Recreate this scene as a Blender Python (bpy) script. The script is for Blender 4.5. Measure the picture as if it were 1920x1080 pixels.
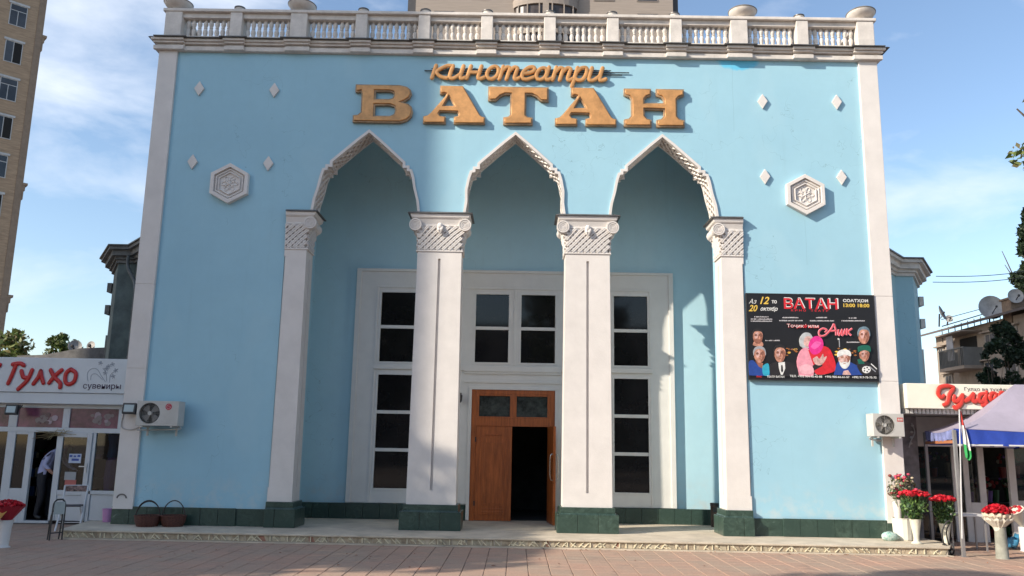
import bpy, bmesh, math, random
import numpy as np
from mathutils import Vector, Matrix
from mathutils.geometry import tessellate_polygon
random.seed(7); np.random.seed(7)
PI = math.pi
S = bpy.context.scene
for o in list(bpy.data.objects): bpy.data.objects.remove(o)
COL = S.collection

# ------------------------------------------------------------------ camera
F_PX, PITCH, ROLL, YAW = 1571.04, .1867, .018, -.0068
CAM = Vector((.0895, -15.8, 1.67))
cy, sy, cp, sp = math.cos(YAW), math.sin(YAW), math.cos(PITCH), math.sin(PITCH)
FW = Vector((sy*cp, cy*cp, sp)); RT = Vector((cy, -sy, 0)); UP = RT.cross(FW)
cr, sr = math.cos(ROLL), math.sin(ROLL)
RT, UP = cr*RT + sr*UP, -sr*RT + cr*UP
cd = bpy.data.cameras.new('camera'); cam = bpy.data.objects.new('camera', cd); COL.objects.link(cam)
cam.matrix_world = Matrix(((RT.x, UP.x, -FW.x, CAM.x), (RT.y, UP.y, -FW.y, CAM.y), (RT.z, UP.z, -FW.z, CAM.z), (0, 0, 0, 1)))
cd.sensor_width = 36; cd.lens = 36*F_PX/1920; cd.clip_end = 2000; cd.clip_start = .1
S.camera = cam

# ------------------------------------------------------------------ light
SUN = Vector((-2.0, -1.0, 1.18)).normalized()
elev = math.asin(SUN.z); azim = math.atan2(SUN.x, SUN.y)
W = bpy.data.worlds.new('World'); S.world = W; W.use_nodes = True
nt = W.node_tree; nt.nodes.clear()
out = nt.nodes.new('ShaderNodeOutputWorld'); bg = nt.nodes.new('ShaderNodeBackground')
sky = nt.nodes.new('ShaderNodeTexSky'); sky.sky_type = 'NISHITA'; sky.sun_disc = False
sky.sun_elevation = elev; sky.sun_rotation = azim % (2*PI); sky.altitude = 800; sky.air_density = 1.15; sky.dust_density = 1.7; sky.ozone_density = 1.6
bg.inputs['Strength'].default_value = .14
tc = nt.nodes.new('ShaderNodeTexCoord'); mp = nt.nodes.new('ShaderNodeMapping')
mp.inputs['Scale'].default_value = (1.0, 1.0, 3.0); mp.inputs['Location'].default_value = (.2, 2.3, .9)
nz = nt.nodes.new('ShaderNodeTexNoise'); nz.inputs['Scale'].default_value = 3.1; nz.inputs['Detail'].default_value = 9; nz.inputs['Roughness'].default_value = .56; nz.inputs['Distortion'].default_value = .35
rp = nt.nodes.new('ShaderNodeValToRGB'); rp.color_ramp.elements[0].position = .485; rp.color_ramp.elements[1].position = .78
rp.color_ramp.elements[1].color = (.8, .8, .8, 1)
mx = nt.nodes.new('ShaderNodeMixRGB'); mx.inputs[2].default_value = (5.0, 5.3, 5.8, 1)
nt.links.new(tc.outputs['Generated'], mp.inputs[0]); nt.links.new(mp.outputs[0], nz.inputs['Vector'])
nt.links.new(nz.outputs['Fac'], rp.inputs[0]); nt.links.new(rp.outputs[0], mx.inputs[0])
nt.links.new(sky.outputs[0], mx.inputs[1]); nt.links.new(mx.outputs[0], bg.inputs[0]); nt.links.new(bg.outputs[0], out.inputs[0])
sl = bpy.data.lights.new('sun', 'SUN'); sl.energy = 4.5; sl.angle = math.radians(.45); sl.color = (1, .9, .76)
so = bpy.data.objects.new('sun', sl); COL.objects.link(so); so.rotation_euler = SUN.to_track_quat('Z', 'Y').to_euler(); so.location = (-40, -30, 40)
S.view_settings.view_transform = 'Standard'; S.view_settings.look = 'None'; S.view_settings.gamma = 1
S.view_settings.exposure = .68; S.view_settings.use_curve_mapping = False

# ------------------------------------------------------------------ measuring helpers (metres on real planes)
def ray(x, y): return FW*F_PX + RT*(x-960) + UP*(540-y)
def at(x, y, Y):
    d = ray(x, y); t = (Y-CAM.y)/d.y; p = CAM+t*d; return p.x, p.z
def gr(x, y, z=0.):
    d = ray(x, y); t = (z-CAM.z)/d.z; p = CAM+t*d; return p.x, p.y
def hx(x, y, X):
    d = ray(x, y); t = (X-CAM.x)/d.x; p = CAM+t*d; return p.y, p.z
def hplane(x, y, p0, n):
    d = ray(x, y); t = (p0-CAM).dot(n)/d.dot(n); return CAM+t*d

# ------------------------------------------------------------------ materials
MATS = {}
def mat(name, col, rough=.7, var=.12, scale=3., bump=.0, bscale=60., metal=0., spec=.5, col2=None, stretch=(1, 1, 1)):
    if name in MATS: return MATS[name]
    m = bpy.data.materials.new(name); m.use_nodes = True; n = m.node_tree; b = n.nodes['Principled BSDF']
    b.inputs['Roughness'].default_value = rough; b.inputs['Metallic'].default_value = metal
    b.inputs['Specular IOR Level'].default_value = spec
    g = n.nodes.new('ShaderNodeNewGeometry'); mpn = n.nodes.new('ShaderNodeMapping'); mpn.inputs['Scale'].default_value = stretch
    n.links.new(g.outputs['Position'], mpn.inputs[0])
    t = n.nodes.new('ShaderNodeTexNoise'); t.inputs['Scale'].default_value = scale; t.inputs['Detail'].default_value = 6; t.inputs['Roughness'].default_value = .65
    n.links.new(mpn.outputs[0], t.inputs['Vector'])
    r = n.nodes.new('ShaderNodeMapRange'); r.inputs['From Min'].default_value = .3; r.inputs['From Max'].default_value = .7
    n.links.new(t.outputs['Fac'], r.inputs[0])
    x = n.nodes.new('ShaderNodeMixRGB'); c = Vector(col)
    c2 = Vector(col2) if col2 else c*(1-var*1.6)
    c1 = c if col2 else c*(1+var*.6)
    x.inputs[1].default_value = (*c1, 1); x.inputs[2].default_value = (*c2, 1)
    n.links.new(r.outputs[0], x.inputs[0]); n.links.new(x.outputs[0], b.inputs['Base Color'])
    if bump:
        t2 = n.nodes.new('ShaderNodeTexNoise'); t2.inputs['Scale'].default_value = bscale; t2.inputs['Detail'].default_value = 5
        n.links.new(g.outputs['Position'], t2.inputs['Vector'])
        bp = n.nodes.new('ShaderNodeBump'); bp.inputs['Strength'].default_value = bump; bp.inputs['Distance'].default_value = .02
        n.links.new(t2.outputs['Fac'], bp.inputs['Height']); n.links.new(bp.outputs[0], b.inputs['Normal'])
    m['mix'] = x.name; MATS[name] = m; return m

def node(n, typ, **kw):
    k = n.nodes.new(typ)
    for a, v in kw.items(): setattr(k, a, v)
    return k
def math_(n, op, a, b=None, c=None, clamp=False):
    k = n.nodes.new('ShaderNodeMath'); k.operation = op; k.use_clamp = clamp
    for i, v in enumerate((a, b, c)):
        if v is None: continue
        if isinstance(v, (int, float)): k.inputs[i].default_value = v
        else: n.links.new(v, k.inputs[i])
    return k.outputs[0]
def mixc(n, fac, a, b):
    k = n.nodes.new('ShaderNodeMixRGB')
    if isinstance(fac, float): k.inputs[0].default_value = fac
    else: n.links.new(fac, k.inputs[0])
    for i, v in ((1, a), (2, b)):
        if isinstance(v, tuple): k.inputs[i].default_value = (*v, 1)
        else: n.links.new(v, k.inputs[i])
    return k.outputs[0]

def wall_paint(name, col, dirt=(.3, .33, .32), patch=True):
    m = bpy.data.materials.new(name); m.use_nodes = True; n = m.node_tree; b = n.nodes['Principled BSDF']
    b.inputs['Roughness'].default_value = .62; b.inputs['Specular IOR Level'].default_value = .3
    g = node(n, 'ShaderNodeNewGeometry'); sep = node(n, 'ShaderNodeSeparateXYZ'); n.links.new(g.outputs['Position'], sep.inputs[0])
    def noise(sc, st=(1, 1, 1), det=6, rough=.6):
        mp_ = node(n, 'ShaderNodeMapping'); mp_.inputs['Scale'].default_value = st; n.links.new(g.outputs['Position'], mp_.inputs[0])
        t = node(n, 'ShaderNodeTexNoise'); t.inputs['Scale'].default_value = sc; t.inputs['Detail'].default_value = det; t.inputs['Roughness'].default_value = rough
        n.links.new(mp_.outputs[0], t.inputs['Vector']); return t.outputs['Fac']
    c = Vector(col)
    big = math_(n, 'MULTIPLY_ADD', noise(.5), 2.4, -.7, True)
    cc = mixc(n, big, tuple(c*1.04), tuple(Vector((c.x*.9, c.y*.93, c.z*.96))))
    mott = math_(n, 'MULTIPLY_ADD', noise(5., det=8), 2.6, -.9, True)
    cc = mixc(n, math_(n, 'MULTIPLY', mott, .22), cc, tuple(c*.84))
    # rain streaks, stronger just under the cornice and ledges
    st = math_(n, 'MULTIPLY_ADD', noise(3.2, (1.6, 1.6, .1), 7, .7), 3.5, -2.0, True)
    cc = mixc(n, math_(n, 'MULTIPLY', st, .42), cc, tuple(c*.76))
    pt = math_(n, 'MULTIPLY_ADD', noise(1.1, (1, 1, .6), 3, .45), 14., -8.2, True)
    cc = mixc(n, math_(n, 'MULTIPLY', pt, .35), cc, (c.x*1.10, c.y*1.03, c.z*1.01))
    sp = math_(n, 'MULTIPLY_ADD', noise(14., det=3), 12., -8.4, True)
    cc = mixc(n, math_(n, 'MULTIPLY', sp, .3), cc, tuple(c*.6))
    nn = noise(.9, det=4, rough=.55); ln_ = math_(n, 'LESS_THAN', math_(n, 'ABSOLUTE', math_(n, 'SUBTRACT', nn, .5)), .0011)
    msk = math_(n, 'GREATER_THAN', noise(.7, (1, 1, .5), 2), .56)
    cc = mixc(n, math_(n, 'MULTIPLY', math_(n, 'MULTIPLY', ln_, msk), .45), cc, tuple(c*.45))
    # chalky bloom above the plinth
    low = math_(n, 'SUBTRACT', 1.0, math_(n, 'MULTIPLY_ADD', sep.outputs[2], 1.5, -.75, True), None, True)
    lowm = math_(n, 'MULTIPLY', low, math_(n, 'MULTIPLY_ADD', noise(4.), 5., -2.3, True))
    cc = mixc(n, math_(n, 'MULTIPLY', lowm, .5), cc, (.56, .58, .56))
    if patch:   # fresh bright touch-up under the cornice
        dx = math_(n, 'DIVIDE', math_(n, 'SUBTRACT', sep.outputs[0], 4.47), .42); dz = math_(n, 'DIVIDE', math_(n, 'SUBTRACT', sep.outputs[2], 9.42), .22)
        r2 = math_(n, 'ADD', math_(n, 'MULTIPLY', dx, dx), math_(n, 'MULTIPLY', dz, dz))
        r2 = math_(n, 'ADD', r2, math_(n, 'MULTIPLY_ADD', noise(6.), 1.2, -.6))
        k = math_(n, 'MULTIPLY_ADD', r2, -2.5, 3.0, True)
        cc = mixc(n, math_(n, 'MULTIPLY', k, .85), cc, (.10, .50, .74))
        # hairline vertical joints in the render coat
        for X, za, zb_ in ((4.34, 7.9, 9.5), (5.66, 5.2, 6.1)):
            d = math_(n, 'ABSOLUTE', math_(n, 'ADD', math_(n, 'SUBTRACT', sep.outputs[0], X), math_(n, 'MULTIPLY_ADD', noise(1.5), .05, -.025)))
            k = math_(n, 'MULTIPLY', math_(n, 'LESS_THAN', d, .006), math_(n, 'MULTIPLY', math_(n, 'MULTIPLY', math_(n, 'GREATER_THAN', sep.outputs[2], za), math_(n, 'LESS_THAN', sep.outputs[2], zb_)), .22))
            cc = mixc(n, k, cc, tuple(c*.5))
    n.links.new(cc, b.inputs['Base Color'])
    bp = node(n, 'ShaderNodeBump'); bp.inputs['Strength'].default_value = .25; bp.inputs['Distance'].default_value = .02
    h = math_(n, 'ADD', math_(n, 'MULTIPLY', noise(1.3), 1.2), math_(n, 'MULTIPLY', noise(45.), .18)); n.links.new(h, bp.inputs['Height']); n.links.new(bp.outputs[0], b.inputs['Normal'])
    MATS[name] = m; return m

BLUE = wall_paint('blue_wall_paint', (.325, .54, .635))
PBLUE = wall_paint('porch_teal_with_bounce', (.45, .665, .735), patch=False)  # recess teal, its colour lightened in place of light bounced into the porch
WHITE = mat('white_painted_plaster', (.68, .64, .605), .65, .06, 2.2, .12, 40)
WHITE2 = mat('off_white_window_paint', (.70, .69, .65), .5, .04, 3, .05, 40)
CREAM = mat('balustrade_limewash', (.66, .61, .56), .75, .13, 5, .2, 50)
FLASH = mat('dull_grey_sheet_metal', (.13, .125, .12), .45, .3, 6, .05, 20, metal=.3)
GLASS = mat('dark_window_glass', (.012, .012, .013), .05, .2, 1, spec=.4)
GLASSI = mat('old_door_glass', (.06, .07, .065), .06, .5, 7, spec=.5)
def clear_glass(name, tint=(.62, .66, .66)):
    m = bpy.data.materials.new(name); m.use_nodes = True; n = m.node_tree; n.nodes.clear(); o = n.nodes.new('ShaderNodeOutputMaterial'); t = n.nodes.new('ShaderNodeBsdfTransparent'); t.inputs[0].default_value = (*tint, 1)
    g = n.nodes.new('ShaderNodeBsdfGlossy'); g.inputs['Roughness'].default_value = .02; f = n.nodes.new('ShaderNodeFresnel'); f.inputs[0].default_value = 1.5; x = n.nodes.new('ShaderNodeMixShader')
    n.links.new(f.outputs[0], x.inputs[0]); n.links.new(t.outputs[0], x.inputs[1]); n.links.new(g.outputs[0], x.inputs[2]); n.links.new(x.outputs[0], o.inputs[0]); MATS[name] = m; return m
CLEAR = clear_glass('shop_clear_glass')
WOOD = mat('varnished_orange_wood', (.42, .115, .028), .38, .3, 3., .12, 20, stretch=(9, 9, .8))
WOODD = mat('dark_varnished_wood', (.26, .07, .02), .4, .3, 3., .12, 20, stretch=(9, 9, .8))
GOLD = mat('gold_letter_paint', (.66, .33, .12), .36, .2, 5, .05, 30, metal=.25)
GOLDD = mat('dark_gold_edge', (.42, .28, .16), .45, .3, 6, .1, 30, metal=.2)  # darker gold for the base layer, so letter outlines stand out
DARK = mat('dark_interior', (.012, .011, .011), .9, .2)
IRON = mat('black_iron', (.03, .03, .032), .5, .2)
CONC = mat('porch_concrete', (.55, .475, .37), .85, .2, 2.5, .2, 60)
ALUM = mat('white_upvc', (.62, .64, .66), .35, .05, 3)
SIGNW = mat('white_sign_board', (.66, .68, .70), .4, .04, 3)
RED = mat('red_sign_letter', (.55, .018, .02), .35, .1)
REDD = mat('dark_red_sign_side', (.22, .012, .014), .4, .1)
CREAMS = mat('cream_sign_board', (.78, .74, .62), .4, .04, 3)
GREYP = mat('grey_plastic', (.48, .47, .44), .45, .08)
ROSE = mat('red_rose_petal', (.50, .006, .02), .5, .3, 60)
STEMG = mat('rose_leaf_green', (.055, .12, .025), .5, .5, 25)
VASE = mat('pale_enamel_vase', (.62, .60, .50), .35, .08, 8)
PINKB = mat('lilac_plastic', (.55, .27, .50), .4, .08)
BASKET = mat('brown_wicker', (.12, .035, .02), .6, .5, 50, .5, 90)
CHROME = mat('white_tube_metal', (.65, .65, .66), .3, .1, metal=.2)

def marble():
    m = bpy.data.materials.new('green_marble'); m.use_nodes = True; n = m.node_tree; b = n.nodes['Principled BSDF']
    b.inputs['Roughness'].default_value = .3
    g = node(n, 'ShaderNodeNewGeometry')
    # each slab has its own tone (about one slab every 0.33 m)
    t0 = node(n, 'ShaderNodeTexNoise'); t0.inputs['Scale'].default_value = 2.3; t0.inputs['Detail'].default_value = 1
    t = node(n, 'ShaderNodeTexNoise'); t.inputs['Scale'].default_value = 6; t.inputs['Detail'].default_value = 9; t.inputs['Distortion'].default_value = 2.2; t.inputs['Roughness'].default_value = .7
    for q in (t0, t): n.links.new(g.outputs['Position'], q.inputs['Vector'])
    r = node(n, 'ShaderNodeValToRGB'); e = r.color_ramp.elements
    e[0].position = .3; e[0].color = (.016, .032, .024, 1); e[1].position = .62; e[1].color = (.06, .10, .08, 1)
    k = e.new(.72); k.color = (.19, .25, .21, 1)
    n.links.new(t.outputs['Fac'], r.inputs[0])
    cc = mixc(n, math_(n, 'MULTIPLY_ADD', t0.outputs['Fac'], 2.4, -.75, True), r.outputs[0], (.028, .055, .045))
    n.links.new(cc, b.inputs['Base Color']); MATS['m'] = m; return m
MARBLE = marble()

def paver_mat():
    m = bpy.data.materials.new('pink_paving_block'); m.use_nodes = True; n = m.node_tree; b = n.nodes['Principled BSDF']; b.inputs['Roughness'].default_value = .85
    g = node(n, 'ShaderNodeNewGeometry'); sn = node(n, 'ShaderNodeVectorMath', operation='SNAP'); sn.inputs[1].default_value = (.3, .3, 10)
    ad = node(n, 'ShaderNodeVectorMath', operation='ADD'); ad.inputs[1].default_value = (.003, .003, 0); n.links.new(g.outputs['Position'], ad.inputs[0]); n.links.new(ad.outputs[0], sn.inputs[0])
    w = node(n, 'ShaderNodeTexWhiteNoise'); n.links.new(sn.outputs[0], w.inputs['Vector'])
    cc = mixc(n, w.outputs['Value'], (.45, .265, .185), (.39, .25, .18))
    t = node(n, 'ShaderNodeTexNoise'); t.inputs['Scale'].default_value = 1.1; t.inputs['Detail'].default_value = 8; n.links.new(g.outputs['Position'], t.inputs['Vector'])
    cc = mixc(n, math_(n, 'MULTIPLY_ADD', t.outputs['Fac'], 2.5, -.85, True), cc, (.35, .27, .20))
    t3 = node(n, 'ShaderNodeTexNoise'); t3.inputs['Scale'].default_value = 2.6; t3.inputs['Detail'].default_value = 5; t3.inputs['Distortion'].default_value = 1.2; n.links.new(g.outputs['Position'], t3.inputs['Vector'])
    cc = mixc(n, math_(n, 'MULTIPLY', math_(n, 'MULTIPLY_ADD', t3.outputs['Fac'], 9., -5.3, True), .4), cc, (.17, .125, .10))
    t2 = node(n, 'ShaderNodeTexNoise'); t2.inputs['Scale'].default_value = 35; t2.inputs['Detail'].default_value = 6; n.links.new(g.outputs['Position'], t2.inputs['Vector'])
    cc = mixc(n, math_(n, 'MULTIPLY_ADD', t2.outputs['Fac'], 1.2, -.4, True), cc, (.20, .14, .12))
    n.links.new(cc, b.inputs['Base Color'])
    bp = node(n, 'ShaderNodeBump'); bp.inputs['Strength'].default_value = .4; bp.inputs['Distance'].default_value = .01
    n.links.new(t2.outputs['Fac'], bp.inputs['Height']); n.links.new(bp.outputs[0], b.inputs['Normal']); return m
PAVER = paver_mat()

# ------------------------------------------------------------------ object helpers
def link(o, parent=None, label=None, cat=None, group=None, kind=None):
    COL.objects.link(o)
    if parent is not None: o.parent = parent
    if label: o['label'] = label
    if cat: o['category'] = cat
    if group: o['group'] = group
    if kind: o['kind'] = kind
    return o
def empty(name, loc=(0, 0, 0), **k):
    o = bpy.data.objects.new(name, None); o.location = loc; o.empty_display_size = .2; return link(o, **k)
class MB:
    def __init__(s): s.v = []; s.f = []; s.m = []; s.mi = 0
    def add(s, vs, fs):
        b = len(s.v); s.v += [tuple(v) for v in vs]; s.f += [tuple(i+b for i in f) for f in fs]; s.m += [s.mi]*len(fs); return s
    def box(s, x0, x1, y0, y1, z0, z1):
        return s.add([(x0, y0, z0), (x1, y0, z0), (x1, y1, z0), (x0, y1, z0), (x0, y0, z1), (x1, y0, z1), (x1, y1, z1), (x0, y1, z1)],
            [(3, 2, 1, 0), (4, 5, 6, 7), (0, 1, 5, 4), (1, 2, 6, 5), (2, 3, 7, 6), (3, 0, 4, 7)])
    def frustum(s, r0, r1, z0, z1):   # rects (x0,x1,y0,y1)
        v = [(r0[0], r0[2], z0), (r0[1], r0[2], z0), (r0[1], r0[3], z0), (r0[0], r0[3], z0), (r1[0], r1[2], z1), (r1[1], r1[2], z1), (r1[1], r1[3], z1), (r1[0], r1[3], z1)]
        return s.add(v, [(3, 2, 1, 0), (4, 5, 6, 7), (0, 1, 5, 4), (1, 2, 6, 5), (2, 3, 7, 6), (3, 0, 4, 7)])
    def bar(s, p, q, w, h, up=(0, 0, 1)):
        p, q = Vector(p), Vector(q); d = (q-p).normalized(); u = Vector(up); x = d.cross(u)
        if x.length < 1e-4: x = d.cross(Vector((1, 0, 0)))
        x.normalize(); u = x.cross(d)
        v = []
        for a in (p, q):
            for i, j in ((-1, -1), (1, -1), (1, 1), (-1, 1)): v.append(a+x*w*i/2+u*h*j/2)
        return s.add(v, [(0, 1, 2, 3), (7, 6, 5, 4), (0, 4, 5, 1), (1, 5, 6, 2), (2, 6, 7, 3), (3, 7, 4, 0)])
    def prism(s, poly, y0, y1, holes=(), axis='y'):   # poly in XZ extruded in y; axis z: poly in XY extruded z
        loops = [poly]+list(holes)
        pts = [[Vector((p[0], p[1], 0)) for p in l] for l in loops]
        tri = tessellate_polygon(pts); flat = [p for l in loops for p in l]; N = len(flat)
        mk = (lambda p, t: (p[0], t, p[1])) if axis == 'y' else (lambda p, t: (p[0], p[1], t))
        vs = [mk(p, y0) for p in flat]+[mk(p, y1) for p in flat]
        fs = [tuple(t) for t in tri]+[tuple(i+N for i in t[::-1]) for t in tri]
        k = 0
        for l in loops:
            n = len(l)
            for i in range(n): a, b = k+i, k+(i+1) % n; fs.append((a, b, b+N, a+N))
            k += n
        return s.add(vs, fs)
    def tube(s, pts, r, n=8, sy=1., cap=True):
        pts = [Vector(p) for p in pts]; vs = []; fs = []; m = len(pts)
        rr = r if isinstance(r, (list, tuple)) else [r]*m
        prev = None
        for i, p in enumerate(pts):
            d = (pts[min(i+1, m-1)]-pts[max(i-1, 0)]).normalized()
            if prev is None:
                u = d.cross(Vector((0, 1, 0)));
                if u.length < .05: u = d.cross(Vector((1, 0, 0)))
                u.normalize()
            else:
                u = prev-d*prev.dot(d); u.normalize()
            prev = u; w = d.cross(u)
            for k in range(n):
                a = 2*PI*k/n; o = (u*math.cos(a)+w*math.sin(a))*rr[i]; o.y *= sy; vs.append(p+o)
        for i in range(m-1):
            for k in range(n): a = i*n+k; b = i*n+(k+1) % n; fs.append((a, b, b+n, a+n))
        if cap: fs.append(tuple(range(n))[::-1]); fs.append(tuple(range((m-1)*n, m*n)))
        return s.add(vs, fs)
    def lathe(s, prof, c=(0, 0, 0), n=16):
        vs = []; fs = []; m = len(prof)
        for r, z in prof:
            for k in range(n): a = 2*PI*k/n; vs.append((c[0]+r*math.cos(a), c[1]+r*math.sin(a), c[2]+z))
        for i in range(m-1):
            for k in range(n): a = i*n+k; b = i*n+(k+1) % n; fs.append((a, b, b+n, a+n))
        fs.append(tuple(range(n))[::-1]); fs.append(tuple(range((m-1)*n, m*n)))
        return s.add(vs, fs)
    def disc_y(s, x, z, y0, y1, r, n=24):   # cylinder along y
        return s.prism([(x+r*math.cos(2*PI*k/n), z+r*math.sin(2*PI*k/n)) for k in range(n)], y0, y1)
    def ball(s, c, r, n=8, m=6, sc=(1, 1, 1)):
        vs = []; fs = []
        for i in range(m+1):
            t = PI*i/m
            for k in range(n): a = 2*PI*k/n; vs.append((c[0]+r*sc[0]*math.sin(t)*math.cos(a), c[1]+r*sc[1]*math.sin(t)*math.sin(a), c[2]+r*sc[2]*math.cos(t)))
        for i in range(m):
            for k in range(n): a = i*n+k; b = i*n+(k+1) % n; fs.append((a, a+n, b+n, b))
        return s.add(vs, fs)
    def mesh(s, name, mats, fix=True, smooth=False):
        me = bpy.data.meshes.new(name); me.from_pydata(s.v, [], s.f)
        for m in (mats if isinstance(mats, (list, tuple)) else [mats]): me.materials.append(m)
        me.polygons.foreach_set('material_index', s.m)
        if fix:
            b = bmesh.new(); b.from_mesh(me); bmesh.ops.recalc_face_normals(b, faces=b.faces); b.to_mesh(me); b.free()
        if smooth:
            me.polygons.foreach_set('use_smooth', [True]*len(me.polygons))
            try: me.set_sharp_from_angle(angle=math.radians(40))
            except Exception: pass
        me.update(); return me
    def build(s, name, mats, parent=None, bevel=0, smooth=False, fix=True, clip=None, **k):
        me = s.mesh(name, mats, fix, smooth)
        if clip:
            b = bmesh.new(); b.from_mesh(me)
            bmesh.ops.bisect_plane(b, geom=b.verts[:]+b.edges[:]+b.faces[:], plane_co=clip[0], plane_no=clip[1], clear_outer=True)
            b.to_mesh(me); b.free()
        o = bpy.data.objects.new(name, me)
        if bevel:
            md = o.modifiers.new('bevel', 'BEVEL'); md.width = bevel; md.segments = 2; md.limit_method = 'ANGLE'; md.angle_limit = math.radians(35)
        return link(o, parent, **k)
def inst(name, me, parent=None, loc=(0, 0, 0), rz=0, scale=None, **k):
    o = bpy.data.objects.new(name, me); o.location = loc; o.rotation_euler = (0, 0, rz)
    if scale: o.scale = scale
    return link(o, parent, **k)
def crv(loops, ext, bev=0., off=0.):
    """2D filled curve (loops in XZ) -> mesh facing -Y, centred on y=0"""
    c = bpy.data.curves.new('c', 'CURVE'); c.dimensions = '2D'; c.fill_mode = 'BOTH'; c.extrude = ext; c.bevel_depth = bev; c.bevel_resolution = 2; c.offset = off
    for l in loops:
        sp_ = c.splines.new('POLY'); sp_.points.add(len(l)-1); sp_.use_cyclic_u = True
        for p, q in zip(sp_.points, l): p.co = (q[0], q[1], 0, 1)
    return cmesh(c)
def cmesh(c):
    o = bpy.data.objects.new('tmp', c); COL.objects.link(o)
    me = bpy.data.meshes.new_from_object(o.evaluated_get(bpy.context.evaluated_depsgraph_get()))
    bpy.data.objects.remove(o); me.transform(Matrix.Rotation(PI/2, 4, 'X')); return me
def text_mesh(t, size, ext=.002, bold=0., shear=0., align='CENTER', xs=1.):
    c = bpy.data.curves.new('t', 'FONT'); c.body = t; c.size = size; c.extrude = ext; c.offset = bold; c.shear = shear; c.align_x = align; c.resolution_u = 3
    me = cmesh(c); me.transform(Matrix.Scale(xs, 4, (1, 0, 0))); return me
def mobj(name, me, m, parent=None, loc=(0, 0, 0), **k):
    me.materials.clear(); me.materials.append(m); me.name = name
    return inst(name, me, parent, loc, **k)
def smooth_pts(pts, n=5):
    P = [Vector(p) for p in pts]; o = []
    for i in range(len(P)-1):
        a = P[max(i-1, 0)]; b = P[i]; c = P[i+1]; d = P[min(i+2, len(P)-1)]
        for k in range(n):
            t = k/n; o.append(.5*((2*b)+(c-a)*t+(2*a-5*b+4*c-d)*t*t+(3*b-a-3*c+d)*t**3))
    o.append(P[-1]); return o
def offset_path(p, d):
    r = []; n = len(p)
    for i in range(n):
        a = Vector(p[max(i-1, 0)]); b = Vector(p[i]); c = Vector(p[min(i+1, n-1)])
        n1 = (b-a); n2 = (c-b)
        if n1.length < 1e-6: n1 = n2
        if n2.length < 1e-6: n2 = n1
        n1 = Vector((-n1.y, n1.x)).normalized(); n2 = Vector((-n2.y, n2.x)).normalized(); m = (n1+n2)
        if m.length < .3: m = n1
        m.normalize(); r.append(tuple(b+m*d/max(.5, m.dot(n1))))
    return r

# ================================================================== GROUND
MB().box(-200, 200, -200, 260, -.3, -.012).build('ground', mat('dusty_ground', (.26, .2, .17), .9, .2, .6, .2, 20), kind='structure', label='wide flat ground under the paved square', cat='ground')
pav = MB().box(-14, 16, -16, 3, -.2, -.008).build('paved_square', mat('dark_paving_joint', (.17, .125, .105), .95, .3, 4), kind='structure', label='pink block paving in front of the cinema steps', cat='pavement')
cells = []
for j in range(-19, 4):
    for i in range(-40, 45):
        x, y = i*.3, j*.3
        if y > -1.45 and -7.6 < x < 7.4: continue
        if y > .9: continue
        cells.append((x, y))
cells.sort(key=lambda c: (math.hypot(c[0]-CAM.x, c[1]-CAM.y)))
def invis(c):
    d = Vector((c[0]+.15, c[1]+.15, 0))-CAM; w = d.dot(FW); px = 960+F_PX*d.dot(RT)/w; py = 540-F_PX*d.dot(UP)/w
    return -60 < px < 1980 and py < 1100
vis = [c for c in cells if invis(c)]; front = set(vis[:300])
def paver_mb(mb, x, y, dz=0):
    g = .004; b = .006
    mb.frustum((x+g, x+.3-g, y+g, y+.3-g), (x+g+b, x+.3-g-b, y+g+b, y+.3-g-b), -.004+dz, .004+dz)
pms = []
for k in range(4):
    q = MB(); q.frustum((.004, .296, .004, .296), (.004, .296, .004, .296), -.02, 0); q.frustum((.004, .296, .004, .296), (.010, .290, .010, .290), 0, .004); pms.append(q.mesh('paver', PAVER))
for c in vis[:300]:
    o = inst('paver', random.choice(pms), pav, (c[0], c[1], random.uniform(-.003, .002))); o.rotation_euler = (random.gauss(0, .004), random.gauss(0, .004), random.gauss(0, .006))
q = MB()
for c in cells:
    if c in front: continue
    paver_mb(q, *c, random.uniform(-.002, .002))
q.build('far_pavers', PAVER, pav, kind='stuff', fix=False)

# porch
PZ = .15
porch = empty('porch_step', (0, 0, 0), label='long low concrete porch step with a mosaic riser under the columns', cat='step')
pl = [(-7.55, -1.12), (7.32, -1.26), (7.62, -.7), (7.62, .2), (7.3, .2), (7.3, 0), (4.5, 0), (4.5, 2.3), (-4.5, 2.3), (-4.5, 0), (-7.2, 0), (-7.2, .6), (-7.9, .6)]
MB().prism(pl, 0.0, .118, axis='z').build('step_body', CONC, porch)
pl2 = [(-7.6, -1.16), (7.34, -1.3), (7.66, -.72)]+pl[3:]
pl2[-1] = (-7.95, .6)
MB().prism(pl2, .12, PZ, axis='z').build('step_slab', CONC, porch, bevel=.006)
MB().prism([(-7.65, -1.22), (7.36, -1.37), (7.3, -1.25), (-7.55, -1.11)], 0, .022, axis='z').build('foot_strip', CONC, porch)
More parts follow.
